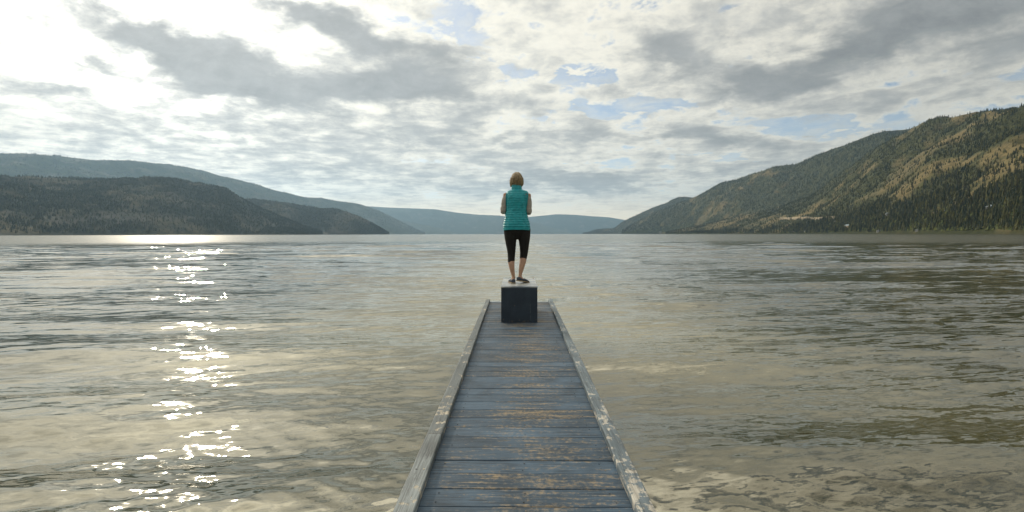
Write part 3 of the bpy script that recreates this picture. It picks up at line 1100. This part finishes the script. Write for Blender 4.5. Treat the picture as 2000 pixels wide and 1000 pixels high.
def box_paint():
    m, n, b, out = new_mat('navy_box_paint')
    tc = n.node('ShaderNodeTexCoord').outputs['Object']
    x, y, z = n.xyz(tc)
    f = n.noise(tc, 5, 5, .6)
    g = n.noise(n.vm('MULTIPLY', tc, (60, 60, 6)), 1.0, 4, .6)
    c = n.mix(n.ss(f, .35, .65), (.011, .022, .037), (.018, .032, .050))
    sc = n.ss(n.noise(tc, 42, 3, .7), .70, .74)
    c = n.mix(n.mul(sc, .4), c, (.14, .13, .11))
    # one pale run down the front, right of centre, and scuffs along the foot
    lx = n.m('ABSOLUTE', n.add(n.sub(x, .155), n.mul(n.sub(f, .5), .03)))
    run = n.mul(n.ss(lx, .006, .001), n.ss(n.noise(n.vm('MULTIPLY', tc, (3, 3, 14)), 1.0, 4), .42, .62))
    c = n.mix(n.mul(run, .5), c, (.16, .17, .17))
    foot = n.mul(n.ss(z, .05, .0), n.ss(n.noise(tc, 26, 3), .5, .65))
    c = n.mix(n.mul(foot, .5), c, (.13, .09, .05))
    n.put(b.inputs['Base Color'], c)
    n.put(b.inputs['Roughness'], n.ss(g, .3, .7, .5, .65))
    b.inputs['Specular IOR Level'].default_value = .5
    bp = n.node('ShaderNodeBump')
    bp.inputs['Distance'].default_value = .0012
    n.put(bp.inputs['Height'], n.add(g, f))
    n.put(b.inputs['Normal'], bp.outputs[0])
    return m


def top_sheen():
    m, n, b, out = new_mat('box_top_scuffs_and_sheen')
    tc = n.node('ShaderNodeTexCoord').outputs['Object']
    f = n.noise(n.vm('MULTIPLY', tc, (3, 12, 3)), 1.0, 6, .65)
    c = n.mix(n.ss(f, .42, .62), (.15, .18, .21), (.43, .42, .38))  # scuffs, plus the sky's sheen on the navy top painted in as pale grey
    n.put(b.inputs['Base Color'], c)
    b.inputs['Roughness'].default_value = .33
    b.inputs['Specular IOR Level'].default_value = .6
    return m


def bevel_box(name, x0, x1, y0, y1, z0, z1, bev, mat, parent):
    bm = bmesh.new()
    V, Fs = box_mesh(x0, x1, y0, y1, z0, z1)
    vs = [bm.verts.new(p) for p in V]
    for f in Fs: bm.faces.new([vs[i] for i in f])
    bmesh.ops.bevel(bm, geom=bm.edges[:], offset=bev, segments=2, affect='EDGES')
    me = bpy.data.meshes.new(name)
    bm.to_mesh(me); bm.free()
    me.materials.append(mat)
    o = bpy.data.objects.new(name, me)
    COL.objects.link(o)
    o.parent = parent
    return o


mb = box_paint()
hw, dp = (BX1 - BX0) / 2, BY1 - BY0
T_ = .019
bevel_box('front_panel', -hw, hw, 0, T_, 0, BH - T_ - .0005, .002, mb, box)
bevel_box('back_panel', -hw, hw, dp - T_, dp, 0, BH - T_ - .0005, .002, mb, box)
for sx in (-1, 1):
    a, b = sorted((sx * hw, sx * (hw - T_)))
    bevel_box('side_panel', a + (.001 if sx < 0 else 0), b - (.001 if sx > 0 else 0), T_ + .0005, dp - T_ - .0005, 0, BH - T_ - .0005, .002, mb, box)
bevel_box('top', -hw - .003, hw + .003, -.004, dp + .004, BH - T_, BH, .003, top_sheen(), box)
mat_scr = simple_mat('rusty_screw', (.16, .10, .06), .6, .5, .3, 90)
for (sx, sz) in ((-hw + .016, BH - .05), (-hw + .03, .04), (-hw + .19, .24), (hw - .02, BH - .05), (hw - .02, .04), (0.0, .035)):
    ring = [(sx + .005 * math.cos(k * .785), -.0012, sz + .005 * math.sin(k * .785)) for k in range(8)]
    ring2 = [(a, .004, c) for a, b, c in ring]
    mesh_ob('screw', ring + ring2, [tuple(range(8))] + [(k, (k + 1) % 8, (k + 1) % 8 + 8, k + 8) for k in range(8)], mat_scr, box)
# small hook standing at the far right corner of the top
V, Fs = [], []
pth = [(hw - .02, dp - .06, BH), (hw - .021, dp - .06, BH + .014), (hw - .028, dp - .06, BH + .022), (hw - .036, dp - .06, BH + .018)]
for i, p in enumerate(pth):
    for k in range(6):
        a = k * 1.047
        V.append((p[0] + .004 * math.cos(a), p[1] + .004 * math.sin(a), p[2] + (.002 * math.cos(a) if i > 1 else 0)))
for i in range(3):
    for k in range(6):
        Fs.append((i * 6 + k, i * 6 + (k + 1) % 6, (i + 1) * 6 + (k + 1) % 6, (i + 1) * 6 + k))
Fs.append(tuple(range(18, 24)))
mesh_ob('hook', V, Fs, mat_scr, box)

# ------------------------------------------------------------------ the woman
PY = 6.80
PX = .0
pz = bz + .001 + BH + SL * (PY - BY0) + .001
person = empty('person', (PX, PY, pz))
tag(person, 'woman seen from behind in teal quilted vest and black cropped leggings, standing on the box', 'person')


def catmull(pts, n):
    pts = [np.array(p, float) for p in pts]
    P_ = [2 * pts[0] - pts[1]] + pts + [2 * pts[-1] - pts[-2]]
    out = []
    for i in range(1, len(P_) - 2):
        for k in range(n):
            t_ = k / n
            a, b, c, e = P_[i - 1], P_[i], P_[i + 1], P_[i + 2]
            out.append(.5 * ((2 * b) + (-a + c) * t_ + (2 * a - 5 * b + 4 * c - e) * t_ ** 2 + (-a + 3 * b - 3 * c + e) * t_ ** 3))
    out.append(P_[-2])
    return out


def tube(pts, sides=20, n=6, front=(0, 1, 0)):
    """rows (x,y,z, half-width across, half-depth towards 'front'); closed tube with round ends"""
    s = catmull(pts, n)
    C_ = [p[:3] for p in s]
    V, Fs = [], []
    rings = []
    fr = np.array(front, float)
    for i, p in enumerate(s):
        a = C_[max(0, i - 1)]; b = C_[min(len(C_) - 1, i + 1)]
        tg = b - a
        tg /= np.linalg.norm(tg) + 1e-9
        side = np.cross(fr, tg); side /= np.linalg.norm(side) + 1e-9
        f2 = np.cross(tg, side)
        rings.append((p[:3], side, f2, max(p[3], .001), max(p[4], .001), tg))
    first, last = rings[0], rings[-1]
    r0 = first[0] - first[5] * min(first[3], first[4]) * .6
    r1 = last[0] + last[5] * min(last[3], last[4]) * .6
    ext = []
    ext.append((first[0] - first[5] * min(first[3], first[4]) * .42, first[1], first[2], first[3] * .7, first[4] * .7, first[5]))
    ext += rings
    ext.append((last[0] + last[5] * min(last[3], last[4]) * .42, last[1], last[2], last[3] * .7, last[4] * .7, last[5]))
    for (c, sd, f2, a, b, tg) in ext:
        for k in range(sides):
            an = k * 2 * math.pi / sides
            V.append(c + sd * a * math.cos(an) + f2 * b * math.sin(an))
    m_ = len(ext)
    for i in range(m_ - 1):
        for k in range(sides):
            Fs.append((i * sides + k, i * sides + (k + 1) % sides, (i + 1) * sides + (k + 1) % sides, (i + 1) * sides + k))
    V.append(r0); V.append(r1)
    for k in range(sides):
        Fs.append(((k + 1) % sides, k, len(V) - 2))
        Fs.append(((m_ - 1) * sides + k, (m_ - 1) * sides + (k + 1) % sides, len(V) - 1))
    return V, Fs


def ellipsoid(c, r_, seg=20, rings=14):
    V, Fs = [], []
    for i in range(1, rings):
        th_ = math.pi * i / rings
        for k in range(seg):
            a = 2 * math.pi * k / seg
            V.append((c[0] + r_[0] * math.sin(th_) * math.cos(a), c[1] + r_[1] * math.sin(th_) * math.sin(a), c[2] + r_[2] * math.cos(th_)))
    V.append((c[0], c[1], c[2] + r_[2])); V.append((c[0], c[1], c[2] - r_[2]))
    for i in range(rings - 2):
        for k in range(seg):
            Fs.append((i * seg + k, (i + 1) * seg + k, (i + 1) * seg + (k + 1) % seg, i * seg + (k + 1) % seg))
    b0 = (rings - 2) * seg
    for k in range(seg):
        Fs.append((k, (k + 1) % seg, len(V) - 2))
        Fs.append((b0 + (k + 1) % seg, b0 + k, len(V) - 1))
    return V, Fs


def remesh(name, parts, mat, parent, voxel=.005, smooth=4, disp=None):
    V, Fs = merge(parts)
    me = bpy.data.meshes.new('tmp')
    me.from_pydata([tuple(map(float, p)) for p in V], [], Fs)
    o = bpy.data.objects.new('tmp', me)
    COL.objects.link(o)
    bm = bmesh.new(); bm.from_mesh(me)
    bmesh.ops.recalc_face_normals(bm, faces=bm.faces[:]); bm.to_mesh(me); bm.free()
    r_ = o.modifiers.new('r', 'REMESH'); r_.mode = 'VOXEL'; r_.voxel_size = voxel
    if smooth:
        s_ = o.modifiers.new('s', 'SMOOTH'); s_.iterations = smooth; s_.factor = .6
    dg = bpy.context.evaluated_depsgraph_get()
    res = bpy.data.meshes.new_from_object(o.evaluated_get(dg))
    bpy.data.objects.remove(o); bpy.data.meshes.remove(me)
    if disp is not None:
        n_ = len(res.vertices)
        co = np.empty(n_ * 3, np.float32); res.vertices.foreach_get('co', co)
        no = np.empty(n_ * 3, np.float32); res.vertices.foreach_get('normal', no)
        co, no = co.reshape(-1, 3), no.reshape(-1, 3)
        co = disp(co, no)
        res.vertices.foreach_set('co', np.ascontiguousarray(co, dtype=np.float32).ravel())
        res.update()
    res.name = name
    res.materials.clear()
    res.materials.append(mat)
    res.shade_smooth()
    ob = bpy.data.objects.new(name, res)
    COL.objects.link(ob)
    ob.parent = parent
    return ob


mat_skin = simple_mat('skin', (.42, .25, .17), .55, .4, .12, 25)
mat_vest = simple_mat('teal_nylon', (.005, .29, .33), .42, .5, .14, 22, .0008, 120, (1, 1, 1))
mat_legg = simple_mat('black_leggings', (.012, .011, .010), .75, .3, .2, 40, .0004, 160)
mat_sleeve = simple_mat('heather_grey_knit', (.33, .305, .27), .95, .2, .22, 90, .0006, 260)
mat_hair = simple_mat('dark_blonde_hair', (.25, .185, .10), .5, .5, .6, 26, .002, 60, (7, 7, .5))
mat_shoe = simple_mat('navy_canvas_shoe', (.055, .065, .085), .85, .2, .4, 120, .0005, 300)
mat_sole = simple_mat('tan_rubber_sole', (.33, .25, .15), .8, .3, .15, 60)

# legs (half width across, half depth)
LL = [(-.098, .0, .80, .100, .110), (-.097, .0, .70, .090, .098), (-.092, .008, .587, .075, .082), (-.086, .014, .48, .060, .066), (-.086, .016, .41, .053, .058),
      (-.088, .004, .33, .050, .054), (-.082, -.012, .26, .044, .052), (-.070, -.014, .18, .033, .038), (-.057, -.008, .11, .026, .031), (-.055, -.002, .075, .027, .034)]
RL = [(.098, .0, .80, .100, .110), (.104, .004, .70, .089, .098), (.106, .02, .587, .073, .082), (.104, .04, .47, .059, .066), (.096, .048, .40, .053, .058),
      (.088, .030, .33, .049, .054), (.073, .006, .264, .044, .050), (.058, -.008, .19, .033, .038), (.046, -.012, .125, .025, .030), (.044, -.008, .098, .027, .034)]


def foot(ankle, heel, toe, lift):
    """from ankle into heel and along to the toes"""
    a, h_, t_ = map(np.array, (ankle, heel, toe))
    m1 = h_ * .55 + t_ * .45
    dirv = (t_ - h_); dirv[2] = 0; dirv /= np.linalg.norm(dirv)
    p1 = tube([(*a, .029, .034), (*(a * .4 + h_ * .3 + m1 * .3 + np.array([0, 0, .012])), .030, .038)], 14, 4, tuple(dirv))
    p2 = tube([(*(h_ + np.array([0, 0, .006])), .024, .024), (*(h_ * .7 + t_ * .3 + np.array([0, 0, .012])), .029, .030), (*(m1 + np.array([0, 0, .008])), .034, .026),
               (*(h_ * .2 + t_ * .8), .040, .019), (*t_, .030, .014)], 14, 5, (0, 0, 1))
    return [p1, p2]


LH, LT = (-.058, -.060, .034), (-.092, .135, .020)
RH, RT = (.018, -.060, .064), (.150, .085, .021)
head_c = (-.003, .015, 1.545)
body_parts = [
    tube(LL, 20, 6), tube(RL, 20, 6),
    tube([(0, 0, .80, .165, .105), (0, 0, .88, .168, .105), (-.008, 0, .97, .145, .092), (-.01, 0, 1.06, .130, .085), (-.008, .0, 1.17, .140, .095),
          (-.003, 0, 1.27, .155, .095), (.0, 0, 1.34, .140, .075), (0, .005, 1.385, .075, .055)], 24, 6),
    tube([(-.005, .0, 1.35, .058, .058), (-.006, .008, 1.42, .050, .052), (-.004, .02, 1.50, .050, .055)], 16, 5),
    ellipsoid(head_c, (.076, .095, .105), 24, 18),
    tube([(-.003, .062, 1.50, .045, .040), (-.003, .075, 1.462, .028, .024)], 14, 4),          # jaw
    tube([(-.003, .108, 1.560, .008, .008), (-.003, .125, 1.528, .014, .011), (-.003, .113, 1.520, .016, .008)], 10, 4),  # nose
    ellipsoid((-.003, .098, 1.492), (.024, .012, .008), 12, 8),                         # mouth
    ellipsoid((-.032, .090, 1.552), (.013, .012, .009), 12, 8), ellipsoid((.026, .090, 1.552), (.013, .012, .009), 12, 8),
    ellipsoid((-.079, .02, 1.535), (.009, .018, .028), 12, 8), ellipsoid((.073, .02, 1.535), (.009, .018, .028), 12, 8),
]
for sh, el, wr, hn in (((-.165, 0, 1.325), (-.208, -.015, 1.075), (-.085, .215, 1.09), (-.045, .285, 1.105)),
                       ((.168, 0, 1.320), (.180, -.010, 1.062), (.085, .215, 1.085), (.045, .285, 1.10))):
    body_parts.append(tube([(*sh, .046, .048), (*((np.array(sh) + el) / 2), .042, .044), (*el, .036, .038),
                            (*((np.array(el) * .6 + np.array(wr) * .4)), .035, .036), (*wr, .025, .022)], 16, 5, (0, 1, .3)))
    sgn = -1 if sh[0] < 0 else 1
    pw, ph_ = np.array(wr), np.array(hn)
    body_parts.append(tube([(*pw, .024, .020), (*(pw * .5 + ph_ * .5), .036, .018), (*ph_, .038, .016)], 14, 4, (0, 0, 1)))
    dv = (ph_ - pw) / np.linalg.norm(ph_ - pw)
    sd = np.cross(dv, [0, 0, 1]); sd /= np.linalg.norm(sd)
    for fi, (off, ln) in enumerate(((-.028, .058), (-.010, .068), (.009, .064), (.027, .050))):
        b0 = ph_ + sd * off
        body_parts.append(tube([(*b0, .0092, .0092), (*(b0 + dv * ln * .5 + np.array([0, 0, -.004])), .0085, .0085),
                                (*(b0 + dv * ln * .8 + np.array([-sgn * .006, 0, -.022])), .0078, .0078),
                                (*(b0 + dv * ln * .78 + np.array([-sgn * .014, 0, -.042])), .007, .007)], 8, 3, (0, 0, 1)))
    tb = pw * .6 + ph_ * .4 - sd * sgn * .028 * (1 if sgn > 0 else 1)
    body_parts.append(tube([(*tb, .012, .012), (*(tb + dv * .03 + np.array([-sgn * .022, 0, .012])), .010, .010),
                            (*(tb + dv * .055 + np.array([-sgn * .030, 0, .010])), .0085, .0085)], 8, 3, (0, 0, 1)))
body_parts += foot((-.055, -.002, .075), LH, LT, 0) + foot((.044, -.008, .098), RH, RT, .03)


def clothes_shrink(co, no):
    # under clothes the body is a few millimetres thinner
    hide = ((co[:, 2] > .40) & (co[:, 2] < 1.42) & (np.abs(co[:, 1]) < .2)) | (co[:, 2] < .055)
    return co - no * (hide[:, None] * .007)


remesh('body', body_parts, mat_skin, person, .0042, 3, clothes_shrink)

# leggings: pelvis and both legs, ending below the knees
lg = [tube([(0, -.004, .70, .085, .085), (0, -.008, .76, .172, .115), (-.002, -.008, .83, .182, .122), (-.006, -.004, .92, .165, .108)], 28, 6)]


def cut_leg(L, zc, grow):
    out = []
    for i, p in enumerate(L):
        if p[2] >= zc: out.append((p[0], p[1], p[2], p[3] + grow, p[4] + grow))
        else:
            a = L[i - 1]; t_ = (a[2] - zc) / (a[2] - p[2])
            out.append(tuple(a[j] + (p[j] - a[j]) * t_ + (grow if j > 2 else 0) for j in range(5)))
            break
    return out


def cuff_wrinkle(co, no):
    pn = Perlin(77)
    a = np.arctan2(co[:, 1], co[:, 0] - np.sign(co[:, 0]) * .09)
    w = pn.fbm(a * 1.2 + co[:, 0] * 8, co[:, 2] * 28, 3) * .0028
    near = np.exp(-((co[:, 2] - .40) / .07) ** 2) + .35 + np.exp(-((co[:, 2] - .72) / .06) ** 2)
    return co + no * (w * near)[:, None]


lg.append(tube(cut_leg(LL, .322, .003), 24, 6))
lg.append(tube(cut_leg(RL, .368, .003), 24, 6))
remesh('leggings', lg, mat_legg, person, .005, 3, cuff_wrinkle)

# long sleeves
for sh, el, wr in (((-.138, 0, 1.318), (-.205, -.012, 1.075), (-.095, .20, 1.088)), ((.140, 0, 1.312), (.176, -.008, 1.062), (.095, .20, 1.083))):
    a, b, c = map(np.array, (sh, el, wr))
    s1 = -1 if a[0] < 0 else 1

    def slv(co, no, b=b):
        pn = Perlin(55)
        dd = np.linalg.norm(co - b, axis=1)
        w = pn.fbm(co[:, 2] * 30 + co[:, 1] * 12, co[:, 0] * 14, 3) * .006 * (np.exp(-(dd / .10) ** 2) + .35)
        return co + no * w[:, None]
    remesh('sleeve', [tube([(*a, .040, .046), (*(a * .78 + b * .22 + np.array([s1 * .014, 0, 0])), .048, .052), (*(a * .55 + b * .45 + np.array([s1 * .014, 0, 0])), .050, .052), (*(a * .25 + b * .75 + np.array([s1 * .006, 0, 0])), .046, .047),
                            (*(b + np.array([0, .0, -.002])), .043, .043), (*(b * .6 + c * .4), .042, .041), (*c, .031, .030)], 20, 6, (0, 1, .3))],
           mat_sleeve, person, .005, 3, slv)

# quilted vest
VR = [(.797, -.209, .194, .140, -.012), (.835, -.211, .194, .142, -.012), (.90, -.203, .185, .137, -.010), (1.0, -.183, .160, .120, -.006), (1.06, -.171, .148, .112, -.004),
      (1.13, -.167, .149, .112, -.004), (1.21, -.166, .156, .118, -.006), (1.28, -.166, .163, .116, -.006), (1.325, -.163, .167, .102, -.006), (1.352, -.160, .168, .088, -.004),
      (1.368, -.146, .154, .082, -.002), (1.386, -.112, .108, .078, 0), (1.398, -.094, .079, .074, .004), (1.425, -.090, .075, .071, .006), (1.455, -.089, .073, .070, .008), (1.478, -.086, .070, .067, .008)]
VR = np.array(VR)


def vest():
    nz, ns = 260, 96
    z = np.linspace(VR[0, 0], VR[-1, 0], nz)
    l, r_, dpt, yo = [np.interp(z, VR[:, 0], VR[:, i]) for i in range(1, 5)]
    k = np.array([1, 2, 3, 4, 3, 2, 1]) / 16.
    sm = lambda a: np.convolve(np.pad(a, 3, 'edge'), k, 'valid')
    l, r_, dpt, yo = sm(l), sm(r_), sm(dpt), sm(yo)
    pn = Perlin(8)
    an = np.linspace(0, 2 * np.pi, ns, endpoint=False)
    A, Z = np.meshgrid(an, z)
    Cx = ((l + r_) / 2)[:, None]; Hw = ((r_ - l) / 2)[:, None]
    e = 2 / 2.35
    c_, s_ = np.cos(A), np.sin(A)
    ex, ey = np.sign(c_) * np.abs(c_) ** e, np.sign(s_) * np.abs(s_) ** e
    # quilting: rows of down-filled channels about 34 mm apart, plain yoke, collar and hem band
    zq = Z + .004 * pn(np.cos(A) * 2 + 5, np.sin(A) * 2 + Z * 4)
    ph = (zq - .836) / .0345
    ch = np.abs(np.sin(np.pi * ph)) ** .55
    on = np.clip((Z - .836) / .004, 0, 1) * np.clip((1.385 - Z) / .01, 0, 1)
    lowp = .0045 + .0050 * np.clip((1.08 - Z) / .25, 0, 1)
    puff = ch * lowp * on
    wr_ = pn.fbm(A * 3.2 * 1.6, Z * 60, 3) * .0032 + pn.fbm(np.cos(A) * 3 + 9, np.sin(A) * 3 + Z * 7, 3) * .009 * np.clip((1.38 - Z) / .1, .2, 1)
    hem = .003 * np.clip((.836 - Z) / .004, 0, 1)
    seam = -.004 * np.exp(-((Z - 1.399) / .004) ** 2) - .004 * np.exp(-((Z - .837) / .003) ** 2)
    rad_ = puff + wr_ + hem + seam - .006
    X = Cx + ex * (Hw + rad_)
    Y = yo[:, None] + ey * (dpt[:, None] + rad_)
    Zp = Z + 0.0
    # hem dips at the sides, collar leans up at the back
    Zp = Zp + np.where(Z < .83, -.010 * np.abs(np.cos(A)) ** 2 * np.clip((.835 - Z) / .03, 0, 1), 0)
    Zp = Zp + .012 * (-np.sin(A)) * np.clip((Z - 1.43) / .04, 0, 1)
    V = np.stack([X, Y, Zp], -1).reshape(-1, 3)
    i = np.arange(nz - 1)[:, None] * ns
    j = np.arange(ns)[None]
    Q = np.stack([i + j, i + (j + 1) % ns, i + ns + (j + 1) % ns, i + ns + j], -1).reshape(-1, 4)
    # inner faces of hem and collar: fold the cloth inwards
    V = V.tolist(); Q = Q.tolist()
    for row, dzz in ((0, .035), (nz - 1, -.03)):
        b0 = len(V)
        cx = float(Cx[row, 0]); cy = float(yo[row])
        for k_ in range(ns):
            p = V[row * ns + k_]
            f_ = .93
            V.append([cx + (p[0] - cx) * f_, cy + (p[1] - cy) * f_, p[2] + dzz * .15])
        b1 = len(V)
        for k_ in range(ns):
            p = V[row * ns + k_]
            V.append([cx + (p[0] - cx) * .90, cy + (p[1] - cy) * .90, p[2] + dzz])
        for k_ in range(ns):
            k2 = (k_ + 1) % ns
            q1 = [row * ns + k_, b0 + k_, b0 + k2, row * ns + k2]
            q2 = [b0 + k_, b1 + k_, b1 + k2, b0 + k2]
            if row: q1.reverse(); q2.reverse()
            Q += [q1, q2]
    return np_mesh('vest', np.array(V), np.array(Q), mat_vest, person)


vest_ob = vest()
# piping round each armhole
for sx, xc, zc_ in ((-1, -.166, 1.235), (1, .164, 1.235)):
    V, Fs = [], []
    N_ = 40
    for k in range(N_):
        a = 2 * math.pi * k / N_
        cy, cz = .060 * math.cos(a) - .004, zc_ + .118 * math.sin(a)
        zi = cz
        l_ = np.interp(zi, VR[:, 0], VR[:, 1 if sx < 0 else 2])
        for j in range(6):
            b_ = 2 * math.pi * j / 6
            V.append((l_ - sx * .006 + sx * .006 * math.cos(b_) , cy * (1 + .08 * math.sin(b_)), cz + .005 * math.sin(b_)))
    for k in range(N_):
        for j in range(6):
            a0, a1 = k * 6, ((k + 1) % N_) * 6
            Fs.append((a0 + j, a1 + j, a1 + (j + 1) % 6, a0 + (j + 1) % 6))
    mesh_ob('armhole_trim', V, Fs, mat_vest, vest_ob, smooth=True)
# small embroidered mark on the back of the right shoulder: three little arcs beside a block of stitching
mat_logo = simple_mat('rust_embroidery', (.20, .13, .13), .8, .2, .2, 200)
parts = []
ys_back = -.112
for k in range(3):
    rr_ = .008 + .006 * k
    V, Fs = [], []
    for i in range(9):
        a = math.pi / 2 * i / 8
        for w in (rr_, rr_ + .0035):
            V.append((.137 - w * math.cos(a) * 1.0 + .012, ys_back, 1.305 + w * math.sin(a)))
            V.append((.137 - w * math.cos(a) * 1.0 + .012, ys_back + .014, 1.305 + w * math.sin(a)))
    for i in range(8):
        b0 = i * 4
        Fs += [(b0, b0 + 2, b0 + 6, b0 + 4), (b0 + 2, b0 + 3, b0 + 7, b0 + 6), (b0, b0 + 4, b0 + 5, b0 + 1)]
    parts.append((V, Fs))
V, Fs = merge(parts)
mesh_ob('logo', V, Fs, mat_logo, vest_ob)

# hair: short bob
def hair_disp(co, no):
    pn = Perlin(66)
    a = np.arctan2(co[:, 1] - .01, co[:, 0])
    w = pn.fbm(a * 7 + 20, co[:, 2] * 9 + 1, 4, .65) * .010
    tip = np.clip((1.50 - co[:, 2]) / .06, 0, 1)
    w = w + pn(a * 9, co[:, 2] * 3) * .007 * tip
    out = co + no * w[:, None]
    out[:, 0] = -.003 + (out[:, 0] + .003) * .94
    out[:, 2] += np.where(co[:, 2] < 1.47, pn(a * 6 + 4, a * 0 + 2) * .018, 0)
    return out


hp = [ellipsoid((-.003, .004, 1.552), (.089, .104, .098), 28, 20),
      tube([(-.003, -.022, 1.56, .094, .078), (-.005, -.014, 1.505, .099, .068), (-.008, .004, 1.462, .097, .050), (-.010, .012, 1.445, .080, .040)], 28, 6),
      tube([(-.082, .025, 1.56, .024, .045), (-.092, .022, 1.50, .022, .042), (-.092, .012, 1.452, .014, .034)], 16, 5),
      tube([(.076, .025, 1.56, .024, .045), (.087, .022, 1.505, .020, .042), (.086, .012, 1.468, .013, .032)], 16, 5),
      tube([(-.03, .075, 1.612, .045, .022), (.02, .082, 1.60, .045, .018)], 14, 4, (0, 0, 1))]
remesh('hair', hp, mat_hair, person, .0042, 2, hair_disp)


def shoe(heel, toe, label=None):
    h_, t_ = np.array(heel), np.array(toe)
    dv = t_ - h_
    L_ = np.linalg.norm(dv); dv = dv / L_
    up = np.array([0, 0, 1.0]) - dv * dv[2]; up /= np.linalg.norm(up)
    sd = np.cross(dv, up)
    # outline of a low slip-on: half widths and heights along its length
    prof = [(-.040, .018, .048), (-.032, .030, .058), (0, .036, .060), (.04, .037, .050), (.09, .040, .052), (.14, .046, .046), (.19, .045, .034), (.225, .035, .024), (.240, .018, .014)]
    sc = (L_ + .06) / .262
    up_parts, so_parts = [], []
    N_ = 16
    V, Fs = [], []
    for (s_, w, hh) in prof:
        c = h_ + dv * s_ * sc - up * .026
        for k in range(N_):
            a = math.pi * 2 * k / N_
            ca, sa = math.cos(a), math.sin(a)
            y_ = (sa * .5 + .5) * hh if sa > 0 else .5 * hh * (1 + sa)
            V.append(c + sd * w * (np.sign(ca) * abs(ca) ** .8) + up * (y_ + .004))
    m_ = len(prof)
    for i in range(m_ - 1):
        for k in range(N_):
            Fs.append((i * N_ + k, i * N_ + (k + 1) % N_, (i + 1) * N_ + (k + 1) % N_, (i + 1) * N_ + k))
    Fs.append(tuple(range(N_ - 1, -1, -1))); Fs.append(tuple(range((m_ - 1) * N_, m_ * N_)))
    s_ob = remesh('shoe', [(V, Fs)], mat_shoe, person, .0035, 3)
    V, Fs = [], []
    for z_ in (-.002, .011):
        for side in (1, -1):
            rng_ = prof if side > 0 else prof[::-1]
            for (s_, w, hh) in rng_:
                bend = .0
                V.append(h_ + dv * s_ * sc * 1.01 - up * .026 + sd * (w + .003) * side + up * (z_ + bend))
    M_ = 2 * m_
    for k in range(M_):
        Fs.append((k, (k + 1) % M_, (k + 1) % M_ + M_, k + M_))
    Fs.append(tuple(range(M_ - 1, -1, -1))); Fs.append(tuple(range(M_, 2 * M_)))
    mesh_ob('sole', V, Fs, mat_sole, s_ob)


shoe((LH[0], LH[1] + .02, .028), (LT[0], LT[1], .026))
shoe((.030, -.045, .058), (RT[0] - .005, RT[1], .027))

# ------------------------------------------------------------------ haze
V, Fs = box_mesh(-9500, 8200, -9000, 15200, -70, 1350)
hz = mesh_ob('haze', V, Fs)
tag(hz, 'thin bluish haze hanging in the air over the whole lake', 'haze', kind='stuff')
m = bpy.data.materials.new('haze_air')
m.use_nodes = True
t = m.node_tree
t.nodes.clear()
out = t.nodes.new('ShaderNodeOutputMaterial')
pv = t.nodes.new('ShaderNodeVolumePrincipled')
pv.inputs['Color'].default_value = (.46, .71, .97, 1)
pv.inputs['Density'].default_value = 5.2e-5
pv.inputs['Anisotropy'].default_value = .42
t.links.new(pv.outputs[0], out.inputs['Volume'])
hz.data.materials.append(m)
S.cycles.volume_bounces = 0
